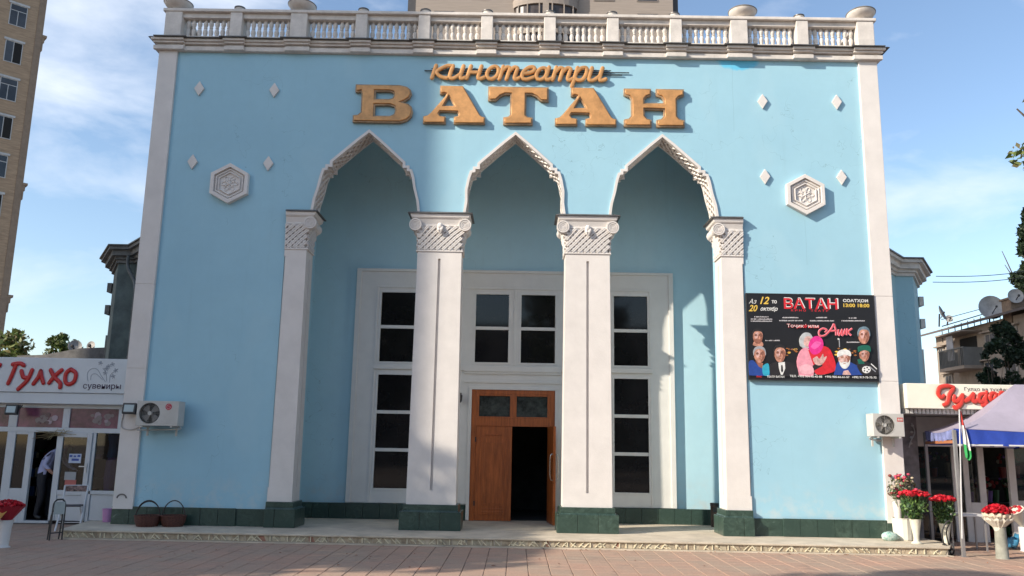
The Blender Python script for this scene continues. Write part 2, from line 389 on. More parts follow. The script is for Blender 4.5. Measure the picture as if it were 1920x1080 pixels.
# riser: crazy-paving pieces between raised light strips
q = MB(); mats = [mat('riser_stone_a', (.42, .34, .24), .8, .3, 9), mat('riser_stone_b', (.50, .43, .31), .8, .3, 9), mat('riser_strip', (.72, .65, .47), .7, .15, 9), mat('riser_stone_red', (.33, .16, .11), .8, .3, 9)]
def yr(x): return -1.12+(x+7.55)*(-.14/14.87)
x = -7.5
while x < 7.25:
    w = random.uniform(.05, .11); sl_ = random.uniform(-.05, .05); q.mi = random.choice((0, 0, 1, 1, 3 if random.random() < .15 else 0)); y = yr(x)
    h = .026+random.uniform(0, .004)
    pts = [(x+.004, .026), (x+w-.004, .026), (x+w+sl_-.004, .116), (x+sl_+.004, .116)]
    q.prism(pts, y-.008-random.uniform(0, .003), y+.01); x += w
x = -7.45; q.mi = 2
while x < 7.2:
    y = yr(x)-.014; k = random.random()
    if k < .75:
        d = random.choice((-1, 1))*random.uniform(.05, .1)
        q.bar((x, y, .03), (x+d, y, .114), .014, .016, up=(0, 1, 0))
        if random.random() < .5: q.bar((x+d*.4, y-.001, .065), (x+d*.4+.07*(1 if d > 0 else -1), y-.001, .03 if d > 0 else .1), .012, .014, up=(0, 1, 0))
    else: q.bar((x, y, .03), (x, y, .114), .016, .018, up=(0, 1, 0))
    x += random.uniform(.06, .16)
q.build('mosaic_pieces', mats, porch, kind='stuff')

# ================================================================== CINEMA
cin = empty('cinema_building', (0, 0, 0), label='pale blue two-storey cinema with three pointed arches on white columns', cat='building')
def arch(c, hw):
    r = [(0, 7.81), (.25, 7.60), (.5, 7.37), (.745, 7.145), (.745, 7.07), (.83, 7.07), (.83, 7.0), (.885, 6.99), (.93, 6.84), (.975, 6.6), (hw-.03, 6.36), (hw, 6.13)]
    left = [(c-a, b) for a, b in r[::-1]]; right = [(c+a, b) for a, b in r[1:]]
    return left+right
ARCH = [(-2.91, 1.07), (0, 1.0), (2.91, 1.07)]
poly = [(-6.87, .45), (-4.43, .45), (-4.43, 6.13)]
for c, hw in ARCH: poly += arch(c, hw)
poly += [(4.43, 6.13), (4.43, .45), (6.87, .45), (6.87, 9.41), (-6.87, 9.41)]
MB().prism(poly, 0, .5).build('facade_wall', BLUE, cin)
# side body, porch recess, roof
BW = 2.12
q = MB(); q.box(-7.2, -7.1, .05, 2.5, 0, 9.41).box(7.1, 7.2, .05, 2.5, 0, 9.41).box(-7.1, 7.1, 2.4, 2.5, 3.2, 9.4).box(-7.1, -4.05, .51, .86, 0, 9.4).box(4.05, 7.1, .51, .86, 0, 9.4)
q.build('side_wall', BLUE, cin)
MB().box(-7.1, 7.1, .5, 2.4, 9.3, 9.39).build('flat_roof', CONC, cin)
# back wall with door hole
door_x0, door_x1, door_z1 = -.84, .92, 2.84
holes_w = [(-2.84, -2.06, 3.40, 4.90), (-2.84, -2.06, .77, 3.12), (-.80, -.09, 3.42, 4.89), (.18, .91, 3.42, 4.89), (2.17, 2.89, 3.40, 4.90), (2.17, 2.89, .77, 3.12)]
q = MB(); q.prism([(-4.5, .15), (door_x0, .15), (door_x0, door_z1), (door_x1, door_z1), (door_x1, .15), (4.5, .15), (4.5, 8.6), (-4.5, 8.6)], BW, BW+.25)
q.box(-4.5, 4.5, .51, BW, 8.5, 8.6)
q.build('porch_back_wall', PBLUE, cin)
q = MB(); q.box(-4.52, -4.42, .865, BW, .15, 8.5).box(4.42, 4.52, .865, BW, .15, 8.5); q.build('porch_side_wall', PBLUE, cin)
# white surround around doors and windows, proud of the blue wall
FY = 2.04
sur = [(-3.40, .47), (door_x0, .47), (door_x0, door_z1), (door_x1, door_z1), (door_x1, .47), (3.45, .47), (3.45, 5.42), (-3.40, 5.42)]
hl = [[(a, c), (b, c), (b, d), (a, d)] for a, b, c, d in holes_w]
su = MB().prism(sur, FY, BW-.002, holes=hl).build('window_surround', WHITE2, cin, bevel=.008)
q = MB()
for x0, x1, z0, z1 in ((-3.40, 3.45, 5.36, 5.42), (-3.40, -3.30, .47, 5.36), (3.35, 3.45, .47, 5.36)): q.box(x0, x1, FY-.03, FY-.001, z0, z1)
for z0, z1, p in ((3.22, 3.34, .05), (3.17, 3.22, .03), (2.98, 3.03, .025)): q.box(-1.02, 1.04, FY-p, FY-.001, z0, z1)
for sx in (-1, 1):
    a, b = (-2.95, -1.02) if sx < 0 else (1.04, 2.98)
    q.box(a, b, FY-.045, FY-.001, 3.24, 3.33)
    for (z0, z1) in ((.47, 3.2), (3.345, 5.0)):
        xo = -2.95 if sx < 0 else 2.93
        q.box(xo, xo+.04, FY-.02, FY-.001, z0, z1)
q.box(-2.95, 2.97, FY-.02, FY-.001, 5.0, 5.04)
q.box(.02, .07, FY-.02, FY-.001, 3.36, 4.99)
for xx in (door_x0-.07, door_x1): q.box(xx, xx+.07, FY-.03, FY-.001, .16, 2.84)
q.box(door_x0-.07, door_x1+.07, FY-.03, FY-.001, 2.841, 2.9)
q.build('surround_moulding', WHITE2, cin, bevel=.004)
for i, (x0, x1, z0, z1) in enumerate(holes_w):
    npn = 3 if z0 < 1 else 2
    fr = MB(); t = .035
    fr.box(x0-.04, x0, FY-.01, FY+.04, z0-.04, z1+.04).box(x1, x1+.04, FY-.01, FY+.04, z0-.04, z1+.04).box(x0, x1, FY-.01, FY+.04, z0-.04, z0).box(x0, x1, FY-.01, FY+.04, z1, z1+.04)
    for k in range(1, npn):
        zz = z0+(z1-z0)*k/npn; fr.box(x0, x1, FY+.004, FY+.045, zz-t, zz+t)
    wf = fr.build('window_frame', WHITE2, cin, bevel=.004)
    for k in range(npn):
        a = z0+(z1-z0)*k/npn+(t if k else 0); b = z0+(z1-z0)*(k+1)/npn-(t if k < npn-1 else 0)
        p = MB().box(x0+.001, x1-.001, FY+.03, FY+.036, a+.001, b-.001).build('pane', GLASS, wf)
        p.rotation_euler = (random.gauss(0, .0006), 0, random.gauss(0, .0006))
# plinth slabs
def tiles(x0, x1, y, z0, z1, parent, n=None, th=.03, side=None):
    n = n or max(1, round(abs(x1-x0)/.335)); w = (x1-x0)/n
    for k in range(n):
        a = x0+w*k+.003; b = x0+w*(k+1)-.003; pr_ = random.uniform(0, .0025)
        if side is None: MB().box(a, b, y-th-pr_, y, z0+.002, z1-.002).build('stone_slab', MARBLE, parent, bevel=.003)
        else: MB().box(*( (side-pr_-th, side) if side < 0 or side == 0 else (side, side+th+pr_)), a, b, z0+.002, z1-.002).build('stone_slab', MARBLE, parent, bevel=.003)
PL = [MB().box(*b).build('plinth', MARBLE, cin) for b in ((-7.1, -4.3, -.02, .3, 0, .46), (4.3, 7.1, -.02, .3, 0, .46), (-4.4, door_x0-.08, BW-.1, BW-.0, .1, .46), (door_x1+.08, 4.4, BW-.1, BW-.0, .1, .46))]
tiles(-7.25, -4.98, -.022, PZ, .47, PL[0]); tiles(4.98, 7.16, -.022, PZ, .47, PL[1])
tiles(-4.42, door_x0-.09, BW-.102, PZ, .465, PL[2]); tiles(door_x1+.09, 4.42, BW-.102, PZ, .465, PL[3])
# pilasters
for s in (-1, 1):
    a, b = (-7.24, -6.87) if s < 0 else (6.87, 7.24)
    zs = [.42, 2.985, 4.6, 9.41]
    pq = MB()
    for z0, z1 in zip(zs[:-1], zs[1:]): pq.box(a, b, -.06, .1, z0+(.006 if z0 > 1 else 0), z1)
    pq.box(a+.01, b-.01, -.05, .1, .42, 9.41)
    pq.build('corner_pilaster', WHITE, cin, bevel=.006)
# cornice
PX = [-6.98+i*1.2727 for i in range(12)]; BIG = {0, 2, 9, 11}
PW = [.17 if i in BIG else .12 for i in range(12)]
bands = [(9.411, 9.50, .09), (9.502, 9.545, .035), (9.547, 9.59, .10), (9.592, 9.645, .145)]
q = MB()
for k, (z0, z1, p) in enumerate(bands):
    e = 7.24+p*.8
    q.box(-e, e, -p, .3, z0, z1); q.box(-e, -e+.5, .301, 2.5, z0, z1); q.box(e-.5, e, .301, 2.5, z0, z1)
    for i, x in enumerate(PX):
        w = PW[i]+.05+p*.35; xx0, xx1 = x-w, x+w
        if i == 0: xx0, xx1 = -e-.02, -6.72
        if i == 11: xx0, xx1 = 6.75, e+.02
        q.box(xx0, xx1, -p-.055, -p+.02, z0+.002, z1-.002)
q.build('cornice', CREAM, cin, bevel=.008)
q = MB(); q.frustum((-7.43, 7.46, -.20, 2.55), (-7.40, 7.43, -.17, 2.5), 9.647, 9.672); q.mi = 0
for i, x in enumerate(PX): w = PW[i]+.16; q.box(max(x-w, -7.45), min(x+w, 7.48), -.245, -.202, 9.646, 9.664)
q.build('cornice_flashing', FLASH, cin)
# balustrade
BZ = 9.673
bal = MB(); bal.box(-7.15, 7.2, -.1, .2, BZ, BZ+.05).box(-7.15, -6.95, .2, 2.45, BZ, BZ+.05).box(6.97, 7.2, .2, 2.45, BZ, BZ+.05)
bal = bal.build('balustrade', CREAM, cin)
q = MB(); q.box(-7.2, 7.24, -.16, .22, 10.235, 10.30).box(-7.2, -6.86, .221, 2.45, 10.235, 10.30).box(6.9, 7.24, .221, 2.45, 10.235, 10.30)
q.build('handrail', CREAM, bal, bevel=.012)
MB().box(-7.1, 7.14, -.08, .14, 10.13, 10.234).build('under_rail', CREAM, bal, bevel=.008)
prof = [(.04, 0), (.045, .02), (.03, .03), (.028, .05), (.042, .1), (.05, .14), (.044, .18), (.026, .22), (.038, .228), (.038, .242), (.026, .25), (.044, .29), (.05, .325), (.04, .365), (.028, .395), (.03, .408), (.043, .413)]
bm_ = MB().lathe(prof, n=10).mesh('baluster', CREAM, smooth=True)
for i in range(11):
    a = PX[i]+PW[i]+.02; b = PX[i+1]-PW[i+1]-.02; n = 8
    for k in range(n):
        x = a+(b-a)*(k+.5)/n
        o = inst('baluster', bm_, bal, (x, .03, BZ+.047)); o.rotation_euler = (random.gauss(0, .012), random.gauss(0, .015), random.random())
for s in (-7.03, 7.07):
    for k in range(10): inst('baluster', bm_, bal, (s, .4+k*.19, BZ+.047))
# one broken-away baluster lies loose near the left corner post
for i, x in enumerate(PX):
    w = PW[i]; MB().box(x-w, x+w, -.14, .18, BZ+.002, 10.2345).build('baluster_post', CREAM, bal, bevel=.01)
ub = MB().lathe([(.13, 0), (.14, .02), (.10, .035), (.11, .05), (.17, .07), (.24, .115), (.275, .165), (.28, .185)], n=28)
ub.mi = 1; ub.lathe([(.288, .181), (.292, .195), (.27, .212), (.2, .23), (.1, .242), (.02, .246)], n=28)
um = ub.mesh('urn', [CREAM, mat('weathered_lid', (.22, .21, .2), .8, .3, 9)], smooth=True)
fb = MB().lathe([(.085, 0), (.09, .07), (.1, .09), (.095, .1)], n=16); fb.mi = 1; fb.lathe([(.112, .096), (.112, .118), (.04, .125), (.01, .126)], n=16)
fm = fb.mesh('finial', [CREAM, FLASH], smooth=True)
for i, x in enumerate(PX):
    if i in BIG:
        o = inst('urn', um, bal, (x, .03, 10.299)); o.rotation_euler = (random.gauss(0, .03), random.gauss(0, .04), random.random()); o.scale = [1.0]*3
        if i == 9: o.location.x += .12
    else: inst('finial', fm, bal, (x, .03, 10.299), random.random())

# columns
def column(cx, half=None):
    clip = None
    if half: clip = ((cx, 0, 0), (-1 if cx < 0 else 1, 0, 0))
    y0, y1 = -.04, .50; ym = (y0+y1)/2
    def rect(h, e=0): return (cx-h, cx+h, ym-(y1-y0)/2*h/.45-e, ym+(y1-y0)/2*h/.45+e)
    def notched(h, g=.024, d=.05):
        x0, x1, a, b = rect(h)
        return [(x0, a), (cx-g, a), (cx-g, a+d), (cx+g, a+d), (cx+g, a), (x1, a), (x1, ym-g), (x1-d, ym-g), (x1-d, ym+g), (x1, ym+g), (x1, b), (x0, b), (x0, ym+g), (x0+d, ym+g), (x0+d, ym-g), (x0, ym-g)]
    q = MB()
    hb, ht = .455, .425
    def hw(z): return hb+(ht-hb)*(z-.6)/4.75
    q.frustum(rect(hw(.6)), rect(hw(.85)), .6, .85)
    P0, P1 = notched(hw(.85)), notched(hw(5.2)); n = 16
    vs = [(a, b, .85) for a, b in P0]+[(a, b, 5.2) for a, b in P1]; q.add(vs, [(i, (i+1) % n, (i+1) % n+n, i+n) for i in range(n)])
    q.frustum(rect(hw(5.2)), rect(hw(5.335)), 5.2, 5.335)
    q.add([(a, b, .8501) for a, b in P0], []) 
    sh = q.build('column', WHITE, cin, clip=clip)
    r = rect(ht, .02)
    MB().frustum((r[0]-.03, r[1]+.03, r[2], r[3]), (r[0]-.03, r[1]+.03, r[2], r[3]), 5.336, 5.368).build('necking', WHITE, sh, bevel=.008, clip=clip)
    # capital core
    q = MB(); rc = rect(.395); rt = rect(.47)
    q.frustum(rc, rect(.40), 5.368, 5.6); q.frustum(rect(.40), rt, 5.6, 5.84)
    q.frustum(rect(.49, .005), rect(.49, .005), 5.84, 5.87)
    q.frustum(rect(.46, 0), rect(.52, 0), 5.87, 5.975)
    q.build('capital', WHITE, sh, clip=clip)
    # woven lattice on front and side faces
    def face(axis):
        q = MB()
        for lay in (0, 1):
            N = 15
            for k in range(-6, N):
                u0 = -.42+k*.118
                p = []
                for t in (0, 1):
                    pass
                a, b = (u0, 5.375), (u0+.46*(1 if lay == 0 else -1)*1.0, 5.835)
                if lay: a, b = (u0+.2, 5.375), (u0+.2-.46, 5.835)
                # clip in u
                def cl(a, b):
                    (ua, za), (ub_, zb) = a, b; lo, hi = (-.415, .415) if axis == 'f' else (-.245, .245)
                    t0, t1 = 0., 1.; du = ub_-ua
                    for (pp, qq) in ((-du, ua-lo), (du, hi-ua)):
                        if abs(pp) < 1e-9: continue
                        r_ = qq/pp
                        if pp < 0: t0 = max(t0, r_)
                        else: t1 = min(t1, r_)
                    if t0 >= t1-.03: return None
                    f = lambda t: (ua+du*t, za+(zb-za)*t)
                    return f(t0), f(t1)
                c = cl(a, b)
                if not c: continue
                m = 3
                for s_ in range(m):
                    pa = [c[0][j]+(c[1][j]-c[0][j])*s_/m for j in (0, 1)]; pb = [c[0][j]+(c[1][j]-c[0][j])*(s_+1)/m for j in (0, 1)]
                    for off in ((-.0155, .0155) if lay == 0 else (0,)):
                        def pos(p):
                            flare = .40 if p[1] < 5.6 else .40+(p[1]-5.6)/.24*.07
                            d = flare+.028+(.006 if lay == 0 else 0)
                            uu = p[0]*(flare/.40)
                            return (cx+uu+off*.7, ym-d*(y1-y0)/.9, p[1]-off*.7) if axis == 'f' else ((cx+d*axis, ym+uu+off*.7, p[1]-off*.7))
                        q.bar(pos(pa), pos(pb), .024 if lay == 0 else .046, .04 if lay == 0 else .024, up=((0, 1, 0) if axis == 'f' else (1, 0, 0)))
        return q
    face('f').build('lattice', WHITE, sh, clip=clip)
    for s in (-1, 1):
        if half and s*cx > 0: continue
        face(s).build('lattice', WHITE, sh)
    # palmette
    if not half:
        q = MB(); fy = ym-.33
        q.ball((cx, fy, 5.84), .06, 10, 6, (.9, .5, 1)); q.tube([(cx-.05, fy, 5.82), (cx-.02, fy-.02, 5.75), (cx, fy, 5.68)], [.02, .03, .01], 6); q.tube([(cx+.05, fy, 5.82), (cx+.02, fy-.02, 5.75), (cx, fy, 5.68)], [.02, .03, .01], 6)
        q.build('palmette', WHITE, sh, smooth=True)
    # volutes: turned scrolls at the corners, front ends and side ends
    def volute(x, z, y, ax):
        q = MB(); n = 22
        def P(u, v, d): return (x+u, y-d, z+v) if ax == 'f' else (x+d*ax, y+u, z+v)
        R = .12
        def ring(r0, r1, d0, d1):
            vs = []; fs = []
            for r_, d_ in ((r0, -.1), (r0, d0), (r1, d1), (r1, -.1)):
                for k in range(n): a = 2*PI*k/n; vs.append(P(r_*math.cos(a), r_*math.sin(a), d_))
            for i in range(3):
                for k in range(n): a = i*n+k; b = i*n+(k+1) % n; fs.append((a, b, b+n, a+n))
            q.add(vs, fs)
        ring(R, R-.022, .03, .03); ring(R-.036, R-.056, .024, .024); ring(R-.07, R-.084, .02, .02)
        vs = [P(R*.95*math.cos(2*PI*k/n), R*.95*math.sin(2*PI*k/n), .008) for k in range(n)]; q.add(vs, [tuple(range(n))])
        q.add([P(.026*math.cos(2*PI*k/8), .026*math.sin(2*PI*k/8), .022) for k in range(8)], [tuple(range(8))])
        return q.build('volute', WHITE, sh, smooth=False)
    fy = ym-.285
    for s in (-1, 1):
        if half and s*cx > 0: continue
        volute(cx+s*.48, 5.86, fy-.03, 'f')
        volute(cx+s*.49, 5.86, ym-.18, s); volute(cx+s*.49, 5.86, ym+.18, s)
        q = MB(); q.tube([(cx+s*.47, fy+.02, 5.86), (cx+s*.475, ym, 5.86), (cx+s*.47, y1, 5.86)], [.11, .07, .11], 12); q.build('scroll_roll', WHITE, sh, smooth=True)
    q = MB(); q.frustum(rect(.52, .0), rect(.56, .0), 5.976, 6.0); q.frustum(rect(.56, 0), rect(.585, 0), 6.001, 6.075); q.build('abacus', WHITE, sh, bevel=.01, clip=clip)
    q = MB(); q.frustum(rect(.63, 0), rect(.62, 0), 6.077, 6.10); q.frustum(rect(.62, 0), rect(.50, 0), 6.10, 6.128); q.build('metal_cap', FLASH, sh, clip=clip)
    # marble pedestal
    q = MB(); a, b = rect(.5)[2:]
    core = MB().box(cx-.53, cx+.53, -.13, y1+.08, .1, .468).box(cx-.485, cx+.485, -.085, y1+.04, .468, .599)
    core.build('pedestal', MARBLE, sh, clip=clip)
    for k in range(3):
        xs = (cx-.56+k*.3733+.003, cx-.56+(k+1)*.3733-.003)
        if half and cx < 0: xs = tuple(max(v, cx) for v in xs)
        if half and cx > 0: xs = tuple(min(v, cx) for v in xs)
        if xs[1]-xs[0] < .02: continue
        MB().box(*xs, -.165, -.131, PZ+.001, .475).build('stone_slab', MARBLE, sh, bevel=.004)
    for s in (-1, 1):
        if half and s*cx > 0: continue
        for k in range(2):
            ya, yb = -.131+k*.355, -.131+(k+1)*.355-.005; xx = sorted((cx+s*.531, cx+s*.562))
            MB().box(*xx, ya, yb, PZ+.001, .475).build('stone_slab', MARBLE, sh, bevel=.004)
    r_ = MB().frustum((cx-.52, cx+.52, -.12, y1+.08), (cx-.50, cx+.50, -.10, y1+.06), .476, .5); r_.frustum((cx-.50, cx+.50, -.10, y1+.06), (cx-.50, cx+.50, -.10, y1+.06), .5, .598)
    r_.build('upper_slab', MARBLE, sh, clip=clip, bevel=.004)
for cx in (-1.43, 1.43): column(cx)
column(-4.43, True); column(4.43, True)
# arch linings
for c, hw in ARCH:
    path = arch(c, hw); inner = offset_path(path, -.035)
    if Vector(inner[5]).y > Vector(path[5]).y: inner = offset_path(path, .035)
    q = MB(); n = len(path)
    def strip(y0, y1, th):
        inn = offset_path(path, -th)
        if inn[2][0] < path[2][0]: inn = offset_path(path, th)
        for i in range(n-1):
            a, b, c_, d = path[i], path[i+1], inn[i+1], inn[i]
            q.add([(a[0], y0, a[1]), (b[0], y0, b[1]), (c_[0], y0, c_[1]), (d[0], y0, d[1]), (a[0], y1, a[1]), (b[0], y1, b[1]), (c_[0], y1, c_[1]), (d[0], y1, d[1])],
                [(0, 1, 2, 3), (7, 6, 5, 4), (0, 4, 5, 1), (3, 2, 6, 7), (1, 5, 6, 2), (0, 3, 7, 4)])
    strip(.05, .42, .012); strip(-.035, .05, .05); strip(.42, .49, .05)
    ln = q.build('arch_lining', WHITE, cin, fix=True)
    # lattice on the soffit
    q = MB(); L = [0]; V2 = [Vector(p) for p in path]
    for i in range(1, n): L.append(L[-1]+(V2[i]-V2[i-1]).length)
    cen = Vector((c, 6.6))
    def pos(s, t):
        s = max(0, min(L[-1]-1e-4, s)); i = max(k for k in range(n) if L[k] <= s); i = min(i, n-2); f = (s-L[i])/(L[i+1]-L[i]); p = V2[i].lerp(V2[i+1], f)
        d = (V2[i+1]-V2[i]).normalized(); nn = Vector((d.y, -d.x))
        if nn.dot(cen-p) < 0: nn = -nn
        p = p+nn*.03; return (p.x, .05+t*.37, p.y)
    s = 0
    while s < L[-1]-.1:
        for k, (ta, tb) in enumerate(((0, .5), (.5, 1), (.5, 0), (1, .5))):
            q.bar(pos(s, ta), pos(s+.17, tb), .04, .035+.002*k)
        s += .17
    q.build('soffit_lattice', WHITE, cin, kind='stuff')
# medallions and diamonds
def hexa(r, sx=.9): return [(r*math.sin(PI/3*k)*sx/math.sin(PI/3)/1.0 if k % 3 else 0, r*math.cos(PI/3*k)) for k in range(6)]
def medallion(cx, cz):
    q = MB(); H = lambda r: [(cx+a, cz+b) for a, b in hexa(r)]
    q.prism(H(.41), -.055, 0); me = q.build('medallion', WHITE, cin, bevel=.006)
    q = MB(); q.prism(H(.41), -.11, -.056, holes=[H(.33)]); q.prism(H(.30), -.085, -.056, holes=[H(.275)]); q.prism(H(.235), -.09, -.056, holes=[H(.215)]); q.build('hexagon_ring', WHITE, me, bevel=.006)
    q = MB()
    for k in range(6):
        a = PI/3*k; d = Vector((math.sin(a), 0, math.cos(a))); p = Vector((cx, -.062, cz)); n_ = Vector((d.z, 0, -d.x))
        q.tube([p, p+d*.07, p+d*.12], [.008, .016, .006], 6)
        e = Vector((math.sin(a+PI/6), 0, math.cos(a+PI/6))); m_ = Vector((e.z, 0, -e.x)); c_ = p+e*.115
        q.tube([c_+m_*.035*math.sin(t)+e*.045*math.cos(t) for t in [2*PI*j/8 for j in range(9)]], .008, 5)
    q.ball((cx, -.06, cz), .025, 8, 6); q.build('rosette', WHITE, me, smooth=True)
medallion(-5.59, 6.63); medallion(5.67, 6.59)
for x, z in ((-6.37, 8.62), (-4.86, 8.61), (-6.37, 7.08), (-4.87, 7.07), (4.92, 8.53), (6.4, 8.54), (4.91, 6.96), (6.41, 6.97)):
    MB().prism([(x, z-.155), (x+.1, z), (x, z+.155), (x-.1, z)], -.045, 0).build('diamond_boss', WHITE, cin, bevel=.006)

# doors
dr = empty('double_door', (0, 0, 0), parent=cin)
DY = FY-.005
def fbox(x0, x1, z0, z1, y0=DY, y1=DY+.09): return MB().box(x0, x1, y0, y1, z0, z1)
q = MB(); q.box(door_x0, door_x0+.1, DY, DY+.1, PZ, 2.84).box(door_x1-.1, door_x1, DY, DY+.1, PZ, 2.84).box(door_x0+.1, door_x1-.1, DY, DY+.1, 2.75, 2.84).box(door_x0+.1, door_x1-.1, DY+.002, DY+.1, 2.08, 2.25).box(-.03, .11, DY+.002, DY+.1, 2.25, 2.75)
q.box(door_x0+.1, -.03, DY+.006, DY+.09, 2.25, 2.28).box(.11, door_x1-.1, DY+.006, DY+.09, 2.25, 2.28).box(door_x0+.1, -.03, DY+.006, DY+.09, 2.71, 2.75).box(.11, door_x1-.1, DY+.006, DY+.09, 2.71, 2.75)
q.box(door_x0+.1, door_x0+.16, DY+.006, DY+.09, 2.28, 2.71).box(door_x1-.16, door_x1-.1, DY+.006, DY+.09, 2.28, 2.71)
q.build('door_frame', WOOD, dr, bevel=.006)
for a, b in ((door_x0+.16, -.03), (.11, door_x1-.16)): MB().box(a, b, DY+.04, DY+.046, 2.28, 2.71).build('transom_pane', GLASSI, dr)
def leaf(hx_, w, ang, name='door_leaf'):
    e = bpy.data.objects.new(name, None)
    q = MB(); q.box(0, w, 0, .05, 0, 1.925)
    def P(pts, y): q.prism(pts, y, 0)
    P([(.11, .12), (w-.11, .12), (w-.11, 1.7), (w-.17, 1.7), (w-.17, 1.76), (.17, 1.76), (.17, 1.7), (.11, 1.7)], -.012)
    P([(.15, .30), (w-.15, .30), (w-.15, 1.62), (w-.21, 1.62), (w-.21, 1.69), (.21, 1.69), (.21, 1.62), (.15, 1.62)], -.022)
    q.box(.19, w-.19, -.03, 0, .35, 1.58)
    q.box(.16, w-.16, -.02, 0, .16, .19).box(.16, w-.16, -.02, 0, .22, .25).box(.2, w-.2, -.03, 0, 1.735, 1.75)
    me = q.mesh(name, WOOD)
    o = inst(name, me, dr, (hx_, DY+.02, PZ+.005), ang)
    md = o.modifiers.new('b', 'BEVEL'); md.width = .004; md.segments = 2
    return o
leaf(door_x0+.1, .765, 0)
rl = leaf(door_x1-.1, .765, 0)
rl.scale = (-1, 1, 1); rl.rotation_euler = (0, 0, math.radians(97)); rl.location = (door_x1-.105, DY-.0, PZ+.005)
q = MB()
for s in (-1, 1):
    q.tube(smooth_pts([(.70, 0 if s < 0 else .05, .86), (.70, s*.07+.025, .90), (.70, s*.08+.025, 1.12), (.70, s*.07+.025, 1.34), (.70, 0 if s < 0 else .05, 1.38)], 5), .011, 8)
h = q.build('door_handle', mat('steel_handle', (.5, .47, .42), .25, .1, metal=.9), rl)
for z in (.3, 1.6): MB().box(door_x0+.09, door_x0+.115, DY-.006, DY+.02, PZ+z, PZ+z+.1).build('hinge', IRON, dr)
q = MB(); q.box(-3, 3, 5.4, 5.5, 0, 3).box(-3, -2.9, 2.4, 5.4, 0, 3).box(2.9, 3, 2.4, 5.4, 0, 3).box(-3, 3, 2.4, 5.5, 3, 3.1).box(-3, 3, 2.3, 5.5, 0, .148); q.build('foyer_interior', mat('dark_foyer', (.05, .05, .047), .7, .3), cin)
# wall lantern beside the door
q = MB(); lx, lz = -1.09, 2.66
q.box(lx-.03, lx+.03, FY-.02, FY-.001, lz-.06, lz+.1); q.tube([(lx, FY-.02, lz+.05), (lx, FY-.10, lz+.1), (lx, FY-.12, lz+.07)], .008, 6); q.lathe([(.02, .07), (.06, .04), (.05, -.08), (.02, -.11)], (lx, FY-.12, lz), 6)
q.build('wall_lantern', IRON, label='small black iron lantern on the white wall left of the wooden doors', cat='lamp')

# ================================================================== LETTERING
LET = {
 'T': ([(0, 1), (1, 1), (1, .63), (.87, .63), (.80, .74), (.72, .80), (.63, .80), (.63, .25), (.66, .2), (.74, .18), (.74, 0), (.26, 0), (.26, .18), (.34, .2), (.37, .25), (.37, .80), (.28, .80), (.20, .74), (.13, .63), (0, .63)], []),
 'A': ([(.26, 1), (.63, 1), (.92, .23), (.95, .19), (1, .17), (1, 0), (.5, 0), (.5, .17), (.565, .19), (.57, .25), (.55, .31), (.27, .31), (.245, .25), (.27, .19), (.36, .17), (.36, 0), (0, 0), (0, .17), (.07, .2), (.12, .27), (.35, .72), (.36, .79), (.32, .80), (.29, .78), (.26, .78)], [[(.405, .72), (.32, .46), (.50, .46)]]),
 'B': ([(.02, 1), (.76, 1), (.88, .96), (.95, .88), (.97, .78), (.94, .66), (.86, .57), (.82, .545), (.92, .5), (.98, .42), (1, .3), (.98, .16), (.91, .06), (.8, 0), (0, 0), (0, .17), (.08, .19), (.13, .26), (.13, .74), (.11, .82), (.06, .80), (.02, .81)],
       [[(.36, .83), (.60, .83), (.66, .80), (.68, .725), (.66, .65), (.60, .62), (.36, .62)], [(.36, .46), (.62, .46), (.69, .42), (.71, .32), (.69, .22), (.62, .17), (.36, .17)]]),
 'H': ([(0, 1), (.45, 1), (.45, .83), (.38, .79), (.34, .72), (.34, .62), (.66, .62), (.66, .72), (.62, .79), (.54, .83), (.54, 1), (1, 1), (1, .83), (.92, .79), (.88, .72), (.88, .28), (.92, .2), (1, .17), (1, 0), (.54, 0), (.54, .17), (.62, .2), (.66, .28), (.66, .45), (.34, .45), (.34, .28), (.38, .2), (.45, .17), (.45, 0), (0, 0), (0, .17), (.08, .2), (.12, .28), (.12, .72), (.08, .79), (0, .83)], []),
}
sgn = empty('cinema_name_sign', (0, 0, 0), label='gold slab-serif letters reading ВАТАН above the middle arches', cat='sign')
for ch, x0, x1 in (('B', -3.24, -2.06), ('A', -1.84, -.62), ('T', -.56, .64), ('A', .78, 1.99), ('H', 2.15, 3.34)):
    out_, hs = LET[ch]; w = x1-x0; sc = lambda l: [(p[0]*w, p[1]*.79) for p in l]
    loops = [sc(out_)]+[sc(h_) for h_ in hs]
    lo = mobj('letter', crv(loops, .030, .006, 0), GOLDD, sgn, (x0, -.040, 7.945))
    mobj('letter_face', crv(loops, .012, .009, -.024 if ch == 'A' else -.034), GOLD, lo, (0, -.046, 0))
sg2 = empty('cinema_script_sign', (0, 0, 0), label='smaller gold slanted script reading кинотеатри on two dark rods', cat='sign')
el = lambda cx, cz, rx, rz, n=12, a0=0: [(cx+rx*math.cos(a0+2*PI*k/n), cz+rz*math.sin(a0+2*PI*k/n)) for k in range(n+1)]
